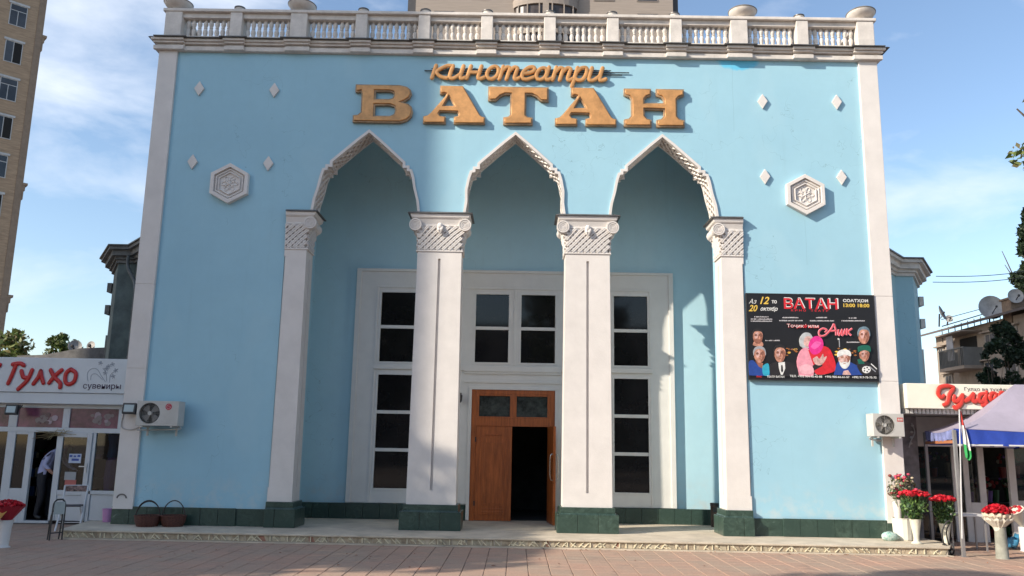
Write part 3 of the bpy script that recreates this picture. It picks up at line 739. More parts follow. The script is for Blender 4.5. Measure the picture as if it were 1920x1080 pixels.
SCR = {
 'к': ([[(.0, 1), (0, 0)], [(.7, 1), (.5, .98), (.12, .52), (.4, .12), (.72, .02)]], .8),
 'и': ([[(0, 1), (0, .2), (.12, .0), (.3, .08), (.5, .4)], [(.5, 1), (.5, .2), (.6, 0), (.8, .12)]], .85),
 'н': ([[(0, 1), (0, 0)], [(0, .5), (.5, .5)], [(.5, 1), (.5, .2), (.6, 0), (.8, .12)]], .85),
 'о': ([el(.28, .5, .26, .5)], .68),
 'т': ([[(0, 1), (0, 0)], [(0, .6), (.15, .95), (.33, .9), (.34, .6), (.34, 0)], [(.34, .6), (.5, .95), (.68, .9), (.69, .6), (.69, .15), (.78, 0), (.92, .12)]], 1.0),
 'е': ([[(.05, .45), (.35, .55), (.52, .75), (.42, 1), (.2, .95), (.02, .6), (.05, .15), (.28, 0), (.6, .2)]], .66),
 'а': ([el(.25, .47, .24, .47), [(.5, 1), (.5, .2), (.6, 0), (.8, .12)]], .85),
 'р': ([[(0, 1), (0, -.5)], [(0, .6), (.15, .95), (.4, 1), (.5, .6), (.42, .1), (.2, 0), (.02, .15)]], .68),
}
def script(txt, x0, z0, h, width, r, y, parent, m, shear=.28, sy=.8, name='letter', dic=SCR, zs=0):
    tot = sum(dic[c][1] for c in txt); u = width/tot; x = x0
    for c in txt:
        q = MB()
        for s_ in dic[c][0]:
            pts = smooth_pts([(x+p[0]*u+p[1]*h*shear, y, z0+p[1]*h+zs*(x-x0)) for p in s_], 4); q.tube(pts, r, 8, sy)
            for e in (pts[0], pts[-1]): q.ball(e, r*.98, 8, 6, (1, sy, 1))
        q.build(name, m, parent, smooth=True); x += dic[c][1]*u
script('кинотеатри', -1.70, 8.905, .27, 3.5, .043, -.055, sg2, GOLD)
MB().tube([(-1.86, -.03, 9.075), (2.26, -.03, 9.095)], .012, 6).tube([(-1.72, -.03, 9.03), (2.12, -.03, 9.045)], .012, 6).tube([(-1.72, -.03, 9.12), (1.9, -.03, 9.135)], .010, 6).build('mounting_rod', IRON, sg2)

# ================================================================== POSTER
pst = empty('film_poster_board', (5.66, 0, 3.8), label='black printed film poster board with red ВАТАН heading beside the right column', cat='poster')
def pm(n, c, r=.5): return mat('print_'+n, c, r, .34 if 'skin' in n or 'hair' in n or 'coat' in n else .15, 16)
PX0, PX1, PZ0, PZ1 = 4.455, 6.86, 2.99, 4.605
def padd(o): o.parent = pst; o.matrix_parent_inverse = Matrix.Translation((-5.66, 0, -3.8)); return o
padd(MB().box(PX0, PX1, -.075, -.03, PZ0, PZ1).build('poster_panel', mat('print_black', (.014, .013, .014), .38, .1), bevel=.004))
padd(MB().box(PX0, PX1, -.08, -.02, PZ0-.02, PZ0).box(PX0, PX1, -.08, -.02, PZ1, PZ1+.015).box(PX0-.015, PX0, -.08, -.02, PZ0-.02, PZ1+.015).box(PX1, PX1+.015, -.08, -.02, PZ0-.02, PZ1+.015).build('poster_edge', IRON))
def pp(zx, zy):   # 1605x1080 zoom pixels of [1390,545,1650,720] -> board
    return at(1390+zx*260/1605, 545+zy*175/1080, -.076)
LAY = [0]
def pshape(name, pts, m, sm=True, lay=None):
    P = [pp(*p) for p in pts]
    if sm and len(P) > 4:
        P3 = smooth_pts([(a, 0, b) for a, b in P+[P[0]]], 3)[:-1]; P = [(v.x, v.z) for v in P3]
    LAY[0] += 1; y = -.0755-.0002*LAY[0]
    return padd(MB().prism(P, y, -.0752).build(name, m))
def ptext(t, zx, zy, hpx, m, w=None, bold=0., shear=0., name='print_text', lay=0):
    x, z = pp(zx, zy); me = text_mesh(t, 1., .0, bold, shear)
    xs = [v.co.x for v in me.vertices]; zsz = [v.co.z for v in me.vertices]
    W_ = max(xs)-min(xs); H_ = max(zsz)-min(zsz); x2, z2 = pp(zx, zy+hpx); h = abs(z-z2)
    if w: wx = pp(zx+w, zy)[0]-x
    else: wx = W_*h/H_
    me.transform(Matrix.Translation((-(max(xs)+min(xs))/2, 0, -min(zsz)))); me.transform(Matrix.Diagonal((wx/W_, 1, h/H_, 1)))
    LAY[0] += 1
    return padd(mobj(name, me, m, None, (x, -.0755-.0002*LAY[0], z2)))
pw, pr_, py_, psk, pgr = pm('white', (.72, .72, .70)), pm('red', (.62, .02, .03)), pm('yellow', (.75, .5, .08)), pm('skin', (.55, .26, .18)), pm('grey', (.3, .31, .34))
pdk = pm('dark', (.02, .017, .018)); pblu = pm('blue', (.02, .06, .28)); pcy = pm('cyan', (.03, .35, .5)); ppk = pm('pink', (.75, .3, .38)); pmg = pm('magenta', (.7, .03, .25)); pgn = pm('green', (.01, .12, .08)); psk2 = pm('skin_dark', (.30, .12, .08)); pbl = pm('skin_pale', (.68, .42, .38)); pam = pm('amber', (.35, .13, .03))
ptext('Аз', 130, 95, 55, pw, 90, shear=.4); ptext('12', 268, 70, 85, py_, 110, .02, .35); ptext('то', 380, 110, 38, pw, 60, .02)
ptext('20', 135, 165, 75, py_, 105, .02, .35); ptext('октябр', 320, 185, 60, pw, 200, .02, .4)
ptext('ВАТАН', 806, 82, 122, pw, 628, .02); ptext('ВАТАН', 798, 90, 124, pr_, 618, .02)
ptext('К И Н О    Т Е А Т Р', 790, 218, 24, pr_, 430, .02)
ptext('СОАТҲОИ', 1320, 98, 42, pw, 290, .03); ptext('13:00 18:00', 1330, 150, 42, py_, 300, .03)
def blurb(cx, zy, w, seed):
    random.seed(seed); LAY[0] += 1; q = MB(); x = cx-w/2
    while x < cx+w/2-6:
        l = random.uniform(5, 11); a = pp(x, zy+13); b = pp(x+l, zy); hh = random.choice((0, 0, .3))
        q.box(a[0], b[0]-.002, -.0755-.0002*LAY[0], -.0752, a[1]+(b[1]-a[1])*.0, b[1]-(b[1]-a[1])*hh); x += l+1.5
        if random.random() < .13: x += 7
    padd(q.build('small_print', pm('faded_white', (.5, .48, .5)), kind='stuff'))
for k, (cx, zy, w) in enumerate(((235, 296, 170), (235, 322, 250), (235, 346, 250), (570, 305, 190), (575, 340, 270), (930, 305, 130), (935, 342, 280), (1295, 310, 100), (1300, 342, 280), (362, 570, 165), (1295, 590, 150), (200, 960, 120), (520, 962, 100), (905, 962, 140))): blurb(cx, zy, w, k)
# night street glow behind the figures
for k in range(26):
    random.seed(100+k); x = random.uniform(520, 640) if k % 2 else random.uniform(1060, 1330); y = random.uniform(660, 760); r = random.uniform(6, 17)
    pshape('street_light_print', [(x-r*1.5, y), (x, y-r*.7), (x+r*1.5, y), (x, y+r*.7)], random.choice((pam, pam, psk2, py_)), False)
pshape('lamp_post_print', [(1128, 560), (1136, 560), (1140, 655), (1132, 655)], pgr, False); pshape('lamp_glow_print', [(1112, 560), (1122, 548), (1134, 560), (1122, 572)], pw)
def head(cx, cy, rx, ry, skin, hair, beard=None, neck=True, t=1):
    """print-like portrait: hair mass, face in three tones, brows, sockets, nose, mouth, stubble"""
    j = lambda p: [(cx+rx*a*t, cy+ry*b) for a, b in p]
    dk = psk2 if skin is not psk2 else pm('skin_deep', (.16, .06, .04)); hi = pbl if skin is not pbl else pm('skin_light', (.74, .52, .46)); mid = psk if skin is pbl else dk
    if hair is not None:
        pshape('hair', j([(-1.02, .05), (-1.08, -.45), (-.8, -.95), (-.3, -1.16), (.35, -1.14), (.85, -.85), (1.06, -.35), (1.0, .05), (.3, -.2), (-.4, -.2)]), hair)
    pshape('face', j([(-.92, -.35), (-.6, -.72), (0, -.8), (.6, -.7), (.9, -.35), (.92, .1), (.74, .55), (.42, .9), (0, 1.0), (-.4, .9), (-.76, .5), (-.94, .1)]), skin)
    pshape('face_light', j([(-.62, -.3), (-.3, -.62), (.1, -.6), (.05, -.3), (-.05, .1), (-.3, .35), (-.6, .15)]), hi)
    pshape('face_shade', j([(.38, -.5), (.72, -.45), (.88, -.05), (.84, .25), (.62, .62), (.3, .93), (.22, .7), (.48, .3), (.36, -.05)]), dk)
    pshape('ear', j([(-.98, -.12), (-.88, -.2), (-.84, .12), (-.92, .2)]), mid, False)
    for e in (-.4, .32):
        pshape('eye_socket', j([(e-.24, -.2), (e-.08, -.3), (e+.2, -.26), (e+.22, -.1), (e, -.04), (e-.2, -.08)]), mid)
        pshape('brow', j([(e-.26, -.27), (e, -.36), (e+.24, -.28), (e, -.29)]), pdk if hair is not None else pgr, False)
        pshape('eye', j([(e-.12, -.16), (e, -.2), (e+.12, -.16), (e, -.12)]), pdk, False)
    pshape('nose', j([(.0, -.12), (.1, -.1), (.2, .22), (.1, .3), (-.1, .29), (.02, .2)]), mid, False)
    if beard is not None:
        pshape('beard', j([(-.86, .12), (-.6, .42), (-.3, .38), (0, .34), (.3, .38), (.6, .4), (.86, .1), (.8, .6), (.4, 1.0), (0, 1.1), (-.42, .98), (-.78, .6)]), beard)
        pshape('chin_light', j([(-.25, .62), (0, .58), (.25, .62), (.1, .75), (-.12, .75)]), beard if beard is pw else mid)
    pshape('mouth', j([(-.28, .5), (-.05, .46), (.25, .5), (.02, .57)]), psk2 if beard is None else mid, False)
pshape('neck', [(145, 590), (235, 590), (250, 640), (190, 645), (135, 630)], psk); head(190, 530, 60, 78, psk, pdk, psk2)
pshape('jacket', [(90, 980), (85, 830), (140, 810), (220, 890), (300, 840), (320, 900), (325, 980)], pblu); pshape('sleeve', [(245, 870), (300, 840), (320, 880), (318, 978), (255, 978), (240, 920)], pcy)
pshape('neck', [(160, 810), (250, 840), (240, 900), (200, 880)], psk2); head(210, 745, 68, 88, psk, pgr)
pshape('suit', [(330, 985), (325, 870), (400, 825), (520, 820), (620, 860), (650, 985)], pdk); pshape('shirt', [(425, 835), (500, 825), (505, 900), (475, 975), (455, 975), (432, 900)], pw, False); pshape('tie', [(458, 862), (474, 862), (482, 930), (468, 950), (455, 930)], pdk, False)
head(445, 735, 68, 95, psk, pdk)
pshape('white_hood', [(680, 640), (670, 560), (720, 490), (790, 495), (825, 560), (800, 640), (740, 680)], pm('grey_hood', (.45, .47, .48))); pshape('face', [(715, 600), (735, 540), (790, 530), (810, 580), (790, 640), (740, 650)], pbl)
pshape('coat', [(665, 980), (640, 820), (680, 700), (750, 660), (820, 750), (830, 980)], ppk)
pshape('red_coat', [(770, 690), (880, 640), (1000, 660), (1060, 760), (1090, 880), (1050, 945), (870, 970), (830, 860)], pr_)
pshape('magenta_scarf', [(770, 640), (800, 560), (870, 525), (930, 560), (945, 640), (900, 720), (830, 740), (790, 700)], pmg)
pshape('scarf_fold', [(800, 650), (850, 590), (920, 600), (900, 640), (840, 680)], pm('hot_pink', (.8, .12, .4)))
pshape('dark_cuff', [(820, 870), (890, 820), (940, 870), (830, 930)], pdk); pshape('hand', [(820, 790), (870, 760), (900, 790), (940, 730), (950, 770), (985, 760), (960, 820), (910, 865), (850, 850)], pbl)
pshape('sleeve', [(660, 880), (760, 850), (830, 900), (815, 960), (700, 960)], pm('pale_pink', (.8, .42, .48)))
pshape('jacket', [(1070, 975), (1100, 850), (1180, 800), (1300, 850), (1390, 900), (1400, 975)], pblu); head(1190, 790, 72, 105, pbl, None, pw); pshape('cap', [(1112, 770), (1115, 710), (1180, 680), (1250, 700), (1262, 760), (1190, 740)], pw); pshape('hands', [(1165, 975), (1180, 930), (1230, 920), (1265, 975)], pbl)
head(1415, 525, 66, 92, psk, pm('blue_grey_hair', (.16, .24, .3)))
pshape('robe', [(1335, 880), (1350, 790), (1440, 820), (1560, 900), (1570, 975), (1400, 975)], pdk); pshape('collar', [(1340, 800), (1400, 780), (1420, 850), (1350, 850)], pgn)
pshape('stripe', [(1490, 850), (1500, 845), (1565, 905), (1560, 915)], pw, False); pshape('stripe', [(1470, 880), (1478, 873), (1550, 935), (1545, 945)], pgr, False)
head(1420, 745, 58, 75, psk, None); pshape('green_cap', [(1352, 710), (1350, 650), (1420, 632), (1480, 645), (1487, 710), (1420, 690)], pgn)
pshape('film_reel', el(1440, 915, 50, 42, 16)[:-1], pw, False)
for k in range(5): a = 2*PI*k/5; pshape('reel_hole', el(1440+28*math.cos(a), 915+24*math.sin(a), 10, 9, 8)[:-1], pdk, False)
ptext('Тоҷикфилм', 705, 388, 55, pr_, 372, .035); ptext('Тоҷикфилм', 702, 390, 48, pw, 362, .0)
def pstroke(pts, r, m):
    P = [(pp(*p)[0], -.105, pp(*p)[1]) for p in pts]; P = smooth_pts(P, 5); q = MB(); q.tube(P, r, 6, .25); padd(q.build('script_print', m, smooth=True))
for rr, m_, dy in ((.024, ppk, 0), (.014, pm('deep_pink', (.75, .1, .12)), 0)):
    off = 0 if rr > .02 else -.006
    for st in ([(1065, 385), (1030, 450), (960, 520), (900, 520), (895, 470), (940, 440), (985, 460), (960, 485)], [(1065, 385), (1085, 450), (1090, 520)], [(1020, 470), (1100, 465)],
               [(1120, 450), (1115, 500), (1130, 515), (1160, 450), (1155, 505), (1170, 515), (1195, 450), (1190, 510)], [(1220, 440), (1212, 518)], [(1275, 440), (1230, 480), (1265, 520)]):
        P = [(pp(*p)[0], -.105+off, pp(*p)[1]) for p in st]; q = MB(); q.tube(smooth_pts(P, 5), rr*.8, 6, .2); padd(q.build('script_print', m_, smooth=True))
ptext('ТЕЛ. +992 904-40-45-88   +992 905-66-61-57   +992 917-75-75-75', 1055, 985, 26, pw, 1000, .02); ptext('КИНО', 200, 985, 22, pr_, 60, .02); ptext('ТЕАТР ВАТАН', 390, 985, 24, pw, 200, .02)

random.seed(11)
# ================================================================== AIR CONDITIONERS
def aircon(px0, py0, px1, py1, Y, label, fanx, logo, side):
    x0, z1 = at(px0, py0, Y); x1, z0 = at(px1, py1, Y); w = x1-x0; h = z1-z0
    r = empty('air_conditioner', (x0+w/2, Y, z0), label=label, cat='air conditioner', group='outdoor air conditioner units')
    def A(b, n, m, **k): o = b.build(n, m, **k); o.parent = r; o.matrix_parent_inverse = Matrix.Translation((-(x0+w/2), -Y, -z0)); return o
    fx = x0+w*fanx; fz = z0+h*.5; R = h*.42
    circ = [(fx+R*math.cos(2*PI*k/28), fz+R*math.sin(2*PI*k/28)) for k in range(28)]
    q = MB(); q.prism([(x0, z0), (x1, z0), (x1, z1), (x0, z1)], Y, Y+.02, holes=[circ]); q.box(x0, x1, Y+.021, Y+.3, z0, z0+.02).box(x0, x1, Y+.021, Y+.3, z1-.02, z1).box(x0, x0+.02, Y+.021, Y+.3, z0+.02, z1-.02).box(x1-.02, x1, Y+.021, Y+.3, z0+.02, z1-.02).box(x0+.02, x1-.02, Y+.28, Y+.3, z0+.02, z1-.02)
    A(q, 'casing', GREYP, bevel=.006)
    A(MB().disc_y(fx, fz, Y+.12, Y+.13, R*1.05), 'fan_well', mat('fan_shadow_grey', (.10, .10, .09), .7))
    for k in range(4):
        a = k*PI/2+.4; q = MB(); pts = [(fx+R*.2*math.cos(a), fz+R*.2*math.sin(a)), (fx+R*.9*math.cos(a-.1), fz+R*.9*math.sin(a-.1)), (fx+R*.92*math.cos(a+.75), fz+R*.92*math.sin(a+.75)), (fx+R*.25*math.cos(a+1.), fz+R*.25*math.sin(a+1.))]
        q.prism(pts, Y+.06, Y+.07); A(q, 'fan_blade', mat('fan_blade', (.22, .21, .2), .5))
    q = MB(); q.disc_y(fx, fz, Y+.01, Y+.06, R*.2, 14); A(q, 'fan_hub', GREYP)
    q = MB()
    for rr in [R*t for t in (.35, .5, .65, .8, .95)]: q.tube([(fx+rr*math.cos(2*PI*k/24), Y-.006, fz+rr*math.sin(2*PI*k/24)) for k in range(25)], .0025, 4)
    for k in range(8): a = PI/4*k; q.tube([(fx+R*.2*math.cos(a), Y-.004, fz+R*.2*math.sin(a)), (fx+R*math.cos(a), Y-.004, fz+R*math.sin(a))], .0025, 4)
    A(q, 'grille', mat('grille_wire', (.25, .24, .22), .5))
    if logo == 'disc':
        q = MB(); q.disc_y(x0+w*.76, z0+h*.77, Y-.004, Y-.001, h*.13, 20); o = A(q, 'brand_emblem', mat('emblem_red', (.45, .03, .06), .4))
        q = MB(); c = (x0+w*.76, z0+h*.77); q.tube([(c[0]+h*.08*math.cos(t), Y-.006, c[1]+h*.08*math.sin(t)) for t in [PI*.35+k*.3 for k in range(18)]], .003, 4); q.tube([(c[0], Y-.006, c[1]), (c[0]+h*.08, Y-.006, c[1])], .003, 4); q.disc_y(c[0]-h*.03, c[1]+h*.03, Y-.007, Y-.004, .005, 8); A(q, 'emblem_mark', mat('emblem_line', (.6, .5, .5), .4))
    else:
        q = MB(); q.box(x0+w*.78, x0+w*.97, Y-.003, Y-.001, z0+h*.66, z0+h*.83); A(q, 'red_label', mat('label_red', (.5, .04, .04), .4))
        q = MB()
        for k in range(3): q.box(x0+w*(.80+k*.055), x0+w*(.84+k*.055), Y-.005, Y-.0035, z0+h*.70, z0+h*.79)
        A(q, 'label_marks', mat('label_mark', (.6, .5, .45), .4))
    for xx in (x0+w*.15, x0+w*.85):
        q = MB(); q.box(xx-.015, xx+.015, Y+.0, -.061, z0-.03, z0-.002).box(xx-.015, xx+.015, Y+.27, Y+.3, z0-.18, z0-.03); A(q, 'bracket', GREYP)
    q = MB(); q.tube(smooth_pts([(x1-.03 if side > 0 else x0+.03, Y+.15, z0), (x1 if side > 0 else x0-.03, Y+.12, z0-.05), (x0+w*.4, Y+.22, z0-.07), (x0-.06 if side > 0 else x0+.15, Y+.25, z0+.02-.1)]), .014, 6); A(q, 'hose', mat('pale_hose', (.4, .42, .42), .6))
    return r, (x0, x1, z0, z1)
aircon(258, 751, 332, 799, -.40, 'beige fan unit with a round red emblem on the left pilaster by the shop', .31, 'disc', 1)
aircon(1636, 775, 1697, 819, -.40, 'white fan unit with a small red label low on the right pilaster', .38, 'tag', -1)

# ================================================================== SHOPS
def rect_px(mb, x0, y0, x1, y1, Y0, Y1):
    a = at(x0, y0, Y0); b = at(x1, y1, Y0); mb.box(min(a[0], b[0]), max(a[0], b[0]), Y0, Y1, min(a[1], b[1]), max(a[1], b[1])); return mb
LY = 1.4
def lx(px): return at(px, 860, LY)[0]
def lz(py): return at(120, py, LY)[1]
shL = empty('souvenir_shop', (lx(0), LY, 0), label='low white souvenir shop with a red Гулҳо sign left of the cinema', cat='shop')
def LA(b, n, m, **k): o = b.build(n, m, **k); o.parent = shL; o.matrix_parent_inverse = Matrix.Translation(-shL.location); return o
sL0 = at(-90, 670, LY-.2)[0]; zt = at(100, 671, LY-.2)[1]; zm = at(100, 736, LY-.2)[1]; zb = at(100, 757, LY-.2)[1]
q = MB(); q.box(sL0, -7.22, LY-.2, LY+.2, zm, zt).box(sL0, -7.22, LY-.17, LY+.2, zb, zm-.004); LA(q, 'sign_board', SIGNW, bevel=.01)
LA(MB().box(sL0, -7.22, LY-.1, LY+1.7, zt-.1, zt-.02).box(sL0-.1, sL0, LY, LY+1.8, 0, zt-.1), 'roof_slab', GREYP)
q = MB(); zT = lz(803); fl = 0.0
q.box(sL0, -7.22, LY, LY+.08, zb-.08, zb).box(sL0, -7.22, LY, LY+.08, lz(811), lz(802))
for a, b in ((17, 33), (118, 131), (222, 236)): q.box(lx(a+14) if False else at(a, 780, LY)[0], at(b, 780, LY)[0], LY, LY+.08, lz(802), zb-.08)
zl = lz(811)
for a, b in ((8, 24), (47, 58), (222, 262)): q.box(lx(a), lx(b), LY, LY+.08, fl, zl)
q.box(lx(24), lx(47), LY, LY+.07, fl, lz(917)).box(lx(24), lx(47), LY+.0, LY+.07, zl-.05, zl)
q.box(lx(172), lx(222), LY, LY+.08, lz(926), lz(919)).box(lx(170), lx(176), LY, LY+.08, fl, zl).box(lx(176), lx(222), LY+.03, LY+.07, .04, lz(926)).box(lx(58), lx(104), LY, LY+.1, 0, .05)
LA(q, 'shopfront_frame', ALUM, bevel=.006)
PKP = mat('pink_window_film', (.22, .07, .12), .25, .5, 3)
for k, (a, b) in enumerate(((-40, 17), (33, 118), (131, 222))):
    o = LA(MB().box(at(a, 780, LY)[0], at(b, 780, LY)[0], LY+.03, LY+.036, lz(802), zb-.08), 'transom_pane', PKP)
    if a > 0:
        random.seed(k+3); q = MB(); xa, xb = at(a, 780, LY)[0], at(b, 780, LY)[0]; za, zc = lz(802)+.03, zb-.11
        for j in range(16):
            q.mi = random.choice((0, 1, 1, 2)); cx_ = random.uniform(xa+.45*(xb-xa), xb-.12); cz_ = random.uniform(za+.05, zc-.08); rr = random.uniform(.03, .08)
            q.prism([(cx_+rr*math.cos(t)*random.uniform(.7, 1.1), cz_+rr*.8*math.sin(t)) for t in [2*PI*m/9 for m in range(9)]], LY+.028-.0012*j/2, LY+.0295)
        LA(q, 'flower_print', [mat('print_plum', (.10, .04, .06), .3), mat('print_dusty', (.22, .17, .18), .3), mat('print_lilac', (.4, .3, .36), .3)])
LA(MB().box(sL0, lx(8), LY+.03, LY+.036, fl, zl), 'side_pane', GLASS); LA(MB().box(lx(24), lx(47), LY+.03, LY+.036, lz(917), zl-.05), 'narrow_pane', GLASS)
LA(MB().box(lx(176), lx(222), LY+.03, LY+.036, lz(919), zl), 'display_pane', CLEAR)
dl = MB(); dx0, dx1 = lx(104), lx(170)
dl.box(dx0, dx0+.12, LY-.03, LY+.03, .06, zl).box(dx1-.1, dx1, LY-.03, LY+.03, .06, zl).box(dx0+.12, dx1-.1, LY-.03, LY+.03, zl-.09, zl).box(dx0+.12, dx1-.1, LY-.03, LY+.03, lz(928), lz(919)).box(dx0+.12, dx1-.1, LY-.01, LY+.02, .06, lz(928))
dlo = LA(dl, 'glazed_door', ALUM, bevel=.006)
def sub(b, n, m, p, **k): o = b.build(n, m, **k); o.parent = p; return o
sub(MB().box(dx0+.121, dx1-.101, LY, LY+.006, lz(919), zl-.09), 'door_pane', CLEAR, dlo)
def paper(x0, y0, x1, y1, c, n='paper_notice'):
    q = MB(); a = at(x0, y1, LY-.004); b = at(x1, y0, LY-.004); q.box(a[0], b[0], LY-.004, LY-.002, a[1], b[1]); return sub(q, n, c, dlo)
paper(128, 851, 153, 868, mat('paper_white', (.6, .66, .8), .8)); paper(120, 885, 143, 900, mat('paper_grey', (.45, .45, .45), .8)); paper(120, 900, 143, 917, mat('paper_salmon', (.6, .18, .15), .8), 'salmon_paper')
q = MB()
for k, (a, b, c, d) in enumerate(((130, 853, 136, 857), (138, 854, 143, 857), (145, 853, 151, 857), (134, 860, 148, 864))):
    u = at(a, d, LY-.006); v = at(b if False else c, b, LY-.006); q.box(u[0], v[0], LY-.0062, LY-.0045, u[1], v[1])
sub(q, 'blue_print', mat('ink_blue', (.05, .1, .4), .6), dlo)
MBh = MB(); MBh.box(dx1-.07, dx1-.04, LY-.05, LY-.03, 1.0, 1.18).bar((dx1-.055, LY-.06, 1.12), (dx1-.19, LY-.06, 1.12), .018, .018); sub(MBh, 'door_handle', CHROME, dlo)
# interior of shop: back wall, shelves, goods
q = MB(); q.box(sL0, -7.3, 3.0, 3.05, 0, 3).box(-7.9, -7.85, LY+.09, 3.0, 0, zb).box(sL0, -7.3, LY+.09, 3.0, zb-.02, zb).box(sL0, -7.9, LY+.1, 3.0, 0, .03); LA(q, 'shop_interior', mat('shop_inner_wall', (.05, .028, .025), .8, .5, 3))
goods = [mat('goods_blue', (.03, .12, .3), .5), mat('goods_violet', (.2, .1, .4), .5), mat('goods_red', (.3, .04, .04), .5), mat('goods_cream', (.5, .45, .35), .5), mat('goods_green', (.04, .16, .06), .5)]
random.seed(5); q = MB()
for j in range(60):
    q.mi = random.randrange(5); X = random.uniform(sL0, -8.0); z = random.choice((.45, .85, 1.25, 1.65)); q.box(X, X+random.uniform(.04, .12), 2.6, 2.7, z, z+random.uniform(.06, .25))
q.mi = 1; xx = lx(200); q.lathe([(.10, .1), (.13, .5), (.11, .85), (.05, .95)], (xx, LY+.25, .75-.35), 10); q.mi = 0; q.lathe([(.11, 0), (.09, .25), (.13, .45), (.04, .55)], (xx, LY+.25, 1.3), 10); q.mi = 3; q.ball((lx(186), LY+.2, .62), .05); q.ball((lx(206), LY+.15, .62), .04)
LA(q, 'shelf_goods', goods, kind='stuff')
LA(MB().box(lx(176), -7.92, LY+.1, LY+.4, .5, .56).box(sL0, -8, 2.55, 2.75, .42, .45).box(sL0, -8, 2.55, 2.75, .82, .85).box(sL0, -8, 2.55, 2.75, 1.22, 1.25), 'shelf', mat('dark_shelf', (.06, .05, .05), .6))
# straw fringe hung in the door head
random.seed(9); q = MB()
for k in range(22):
    a = at(104, 830, LY-.06); q.tube([(a[0]+random.uniform(-.05, .2), LY-.06, zl-.02+random.uniform(-.05, .1)), (a[0]+random.uniform(-.6, -.1), LY-.09, zl-.05+random.uniform(-.12, .08)) if k % 2 else (a[0]+random.uniform(.1, .45), LY-.09, zl+random.uniform(-.05, .06))], .005, 3)
q.build('dried_grass_bunch', mat('straw', (.36, .29, .16), .8, .3), label='dried straw-coloured grass bunch tied over the souvenir shop door', cat='decoration')
# shop sign letters
ls = empty('shop_name_letters', (0, 0, 0), parent=None, label='glossy red brush letters reading Гулҳо on the white shop sign', cat='sign')
def zpt(x, y): return (x/4, 540+y/4)
YS = LY-.22
def brush(strokes, r, m, parent, Y, name='letter', sy=.5, side=None):
    q = MB(); 
    for st in strokes:
        P = [(at(*zpt(*p), Y)[0], Y, at(*zpt(*p), Y)[1]) for p in st]; P = smooth_pts(P, 4); q.tube(P, r, 8, sy)
        for e in (P[0], P[-1]): q.ball(e, r*.99, 8, 6, (1, sy, 1))
    q.build(name, m, parent, smooth=True)
for gl in ([[(120, 575), (90, 650), (60, 715)], [(95, 572), (150, 565), (178, 580)]],
           [[(160, 622), (175, 668), (205, 672)], [(240, 615), (205, 690), (135, 758)]],
           [[(250, 718), (285, 670), (305, 622)], [(305, 622), (312, 670), (325, 712)]],
           [[(380, 615), (405, 665), (450, 712), (450, 745)], [(462, 615), (410, 660), (368, 712)]],
           [[(530, 610), (495, 640), (490, 700), (515, 722), (555, 700), (568, 640), (530, 610)]]):
    brush(gl, .042, RED, ls, YS)
brush([[(-12, 590), (0, 575)]], .04, RED, ls, YS)
x_, z_ = at(191, 729, LY-.203)
mobj('small_word', text_mesh('сувениры', .165, .003, .0, xs=1.0), mat('sign_navy', (.05, .02, .06), .5), ls, (x_, LY-.205, z_))
fl_ = []
q = MB(); random.seed(3)
def L4(st, r=.006):
    P = [(at(*zpt(*p), LY-.204)[0], LY-.204, at(*zpt(*p), LY-.204)[1]) for p in st]; q.tube(smooth_pts(P, 5), r, 4, .4)
L4([(660, 700), (655, 640), (690, 605), (730, 612), (760, 660), (790, 705)]); L4([(680, 690), (685, 655), (720, 645), (770, 690)]); L4([(820, 710), (830, 650), (870, 620), (885, 605)]); L4([(800, 700), (795, 640), (770, 600)])
for cx, cy in ((800, 610), (845, 575), (850, 665), (870, 620), (755, 565), (790, 640), (815, 590)):
    for k in range(5): a = 2*PI*k/5+cx; L4([(cx, cy), (cx+12*math.cos(a)-4, cy+12*math.sin(a)), (cx+17*math.cos(a+.3), cy+17*math.sin(a+.3)), (cx, cy)], .005)
q.build('flower_drawing', mat('sign_grey_line', (.38, .40, .44), .5), ls)

ax0, az0 = at(228, 934, -.062); q = MB(); q.tube([(ax0+.085*math.cos(PI*k/10), -.066, az0+.07*math.sin(PI*k/10)) for k in range(11)], .014, 5, .5); q.build('dark_arc_mark', mat('arc_mark_grey', (.16, .14, .13), .8), cin)  # small dark arc mark on the pilaster, built as a flattened tube
pts = [(at(*p, -.07)[0], -.075, at(*p, -.07)[1]) for p in ((232, 775), (228, 800), (245, 806), (262, 800))]; q = MB(); q.tube(smooth_pts(pts, 5), .009, 5); q.build('hanging_cable', mat('pale_cable', (.45, .42, .4), .6), cin)
# floodlights
def flood(px, py, Y, label):
    x, z = at(px, py, Y); r = empty('floodlight', (x, Y, z), label=label, cat='floodlight', group='square floodlights under the shop sign')
    q = MB().box(-.125, .125, -.03, .05, -.1, .1); o = q.build('housing', IRON, r, bevel=.012); MB().box(-.09, .09, -.034, -.031, -.065, .065).build('lens', mat('flood_lens', (.42, .5, .5), .2, .1), r)
    MB().bar((-.13, 0, 0), (-.13, .1, .1), .015, .03).bar((.13, 0, 0), (.13, .1, .1), .015, .03).box(-.14, .14, .09, .11, .09, .11).build('bracket', IRON, r)
    r.rotation_euler = (-.15, 0, 0)
flood(22, 768, LY-.35, 'black square floodlight under the souvenir shop sign, far left of the frame')
flood(243, 766, LY-.6 if False else -.2, 'black square floodlight beside the emblem fan unit at the pilaster')

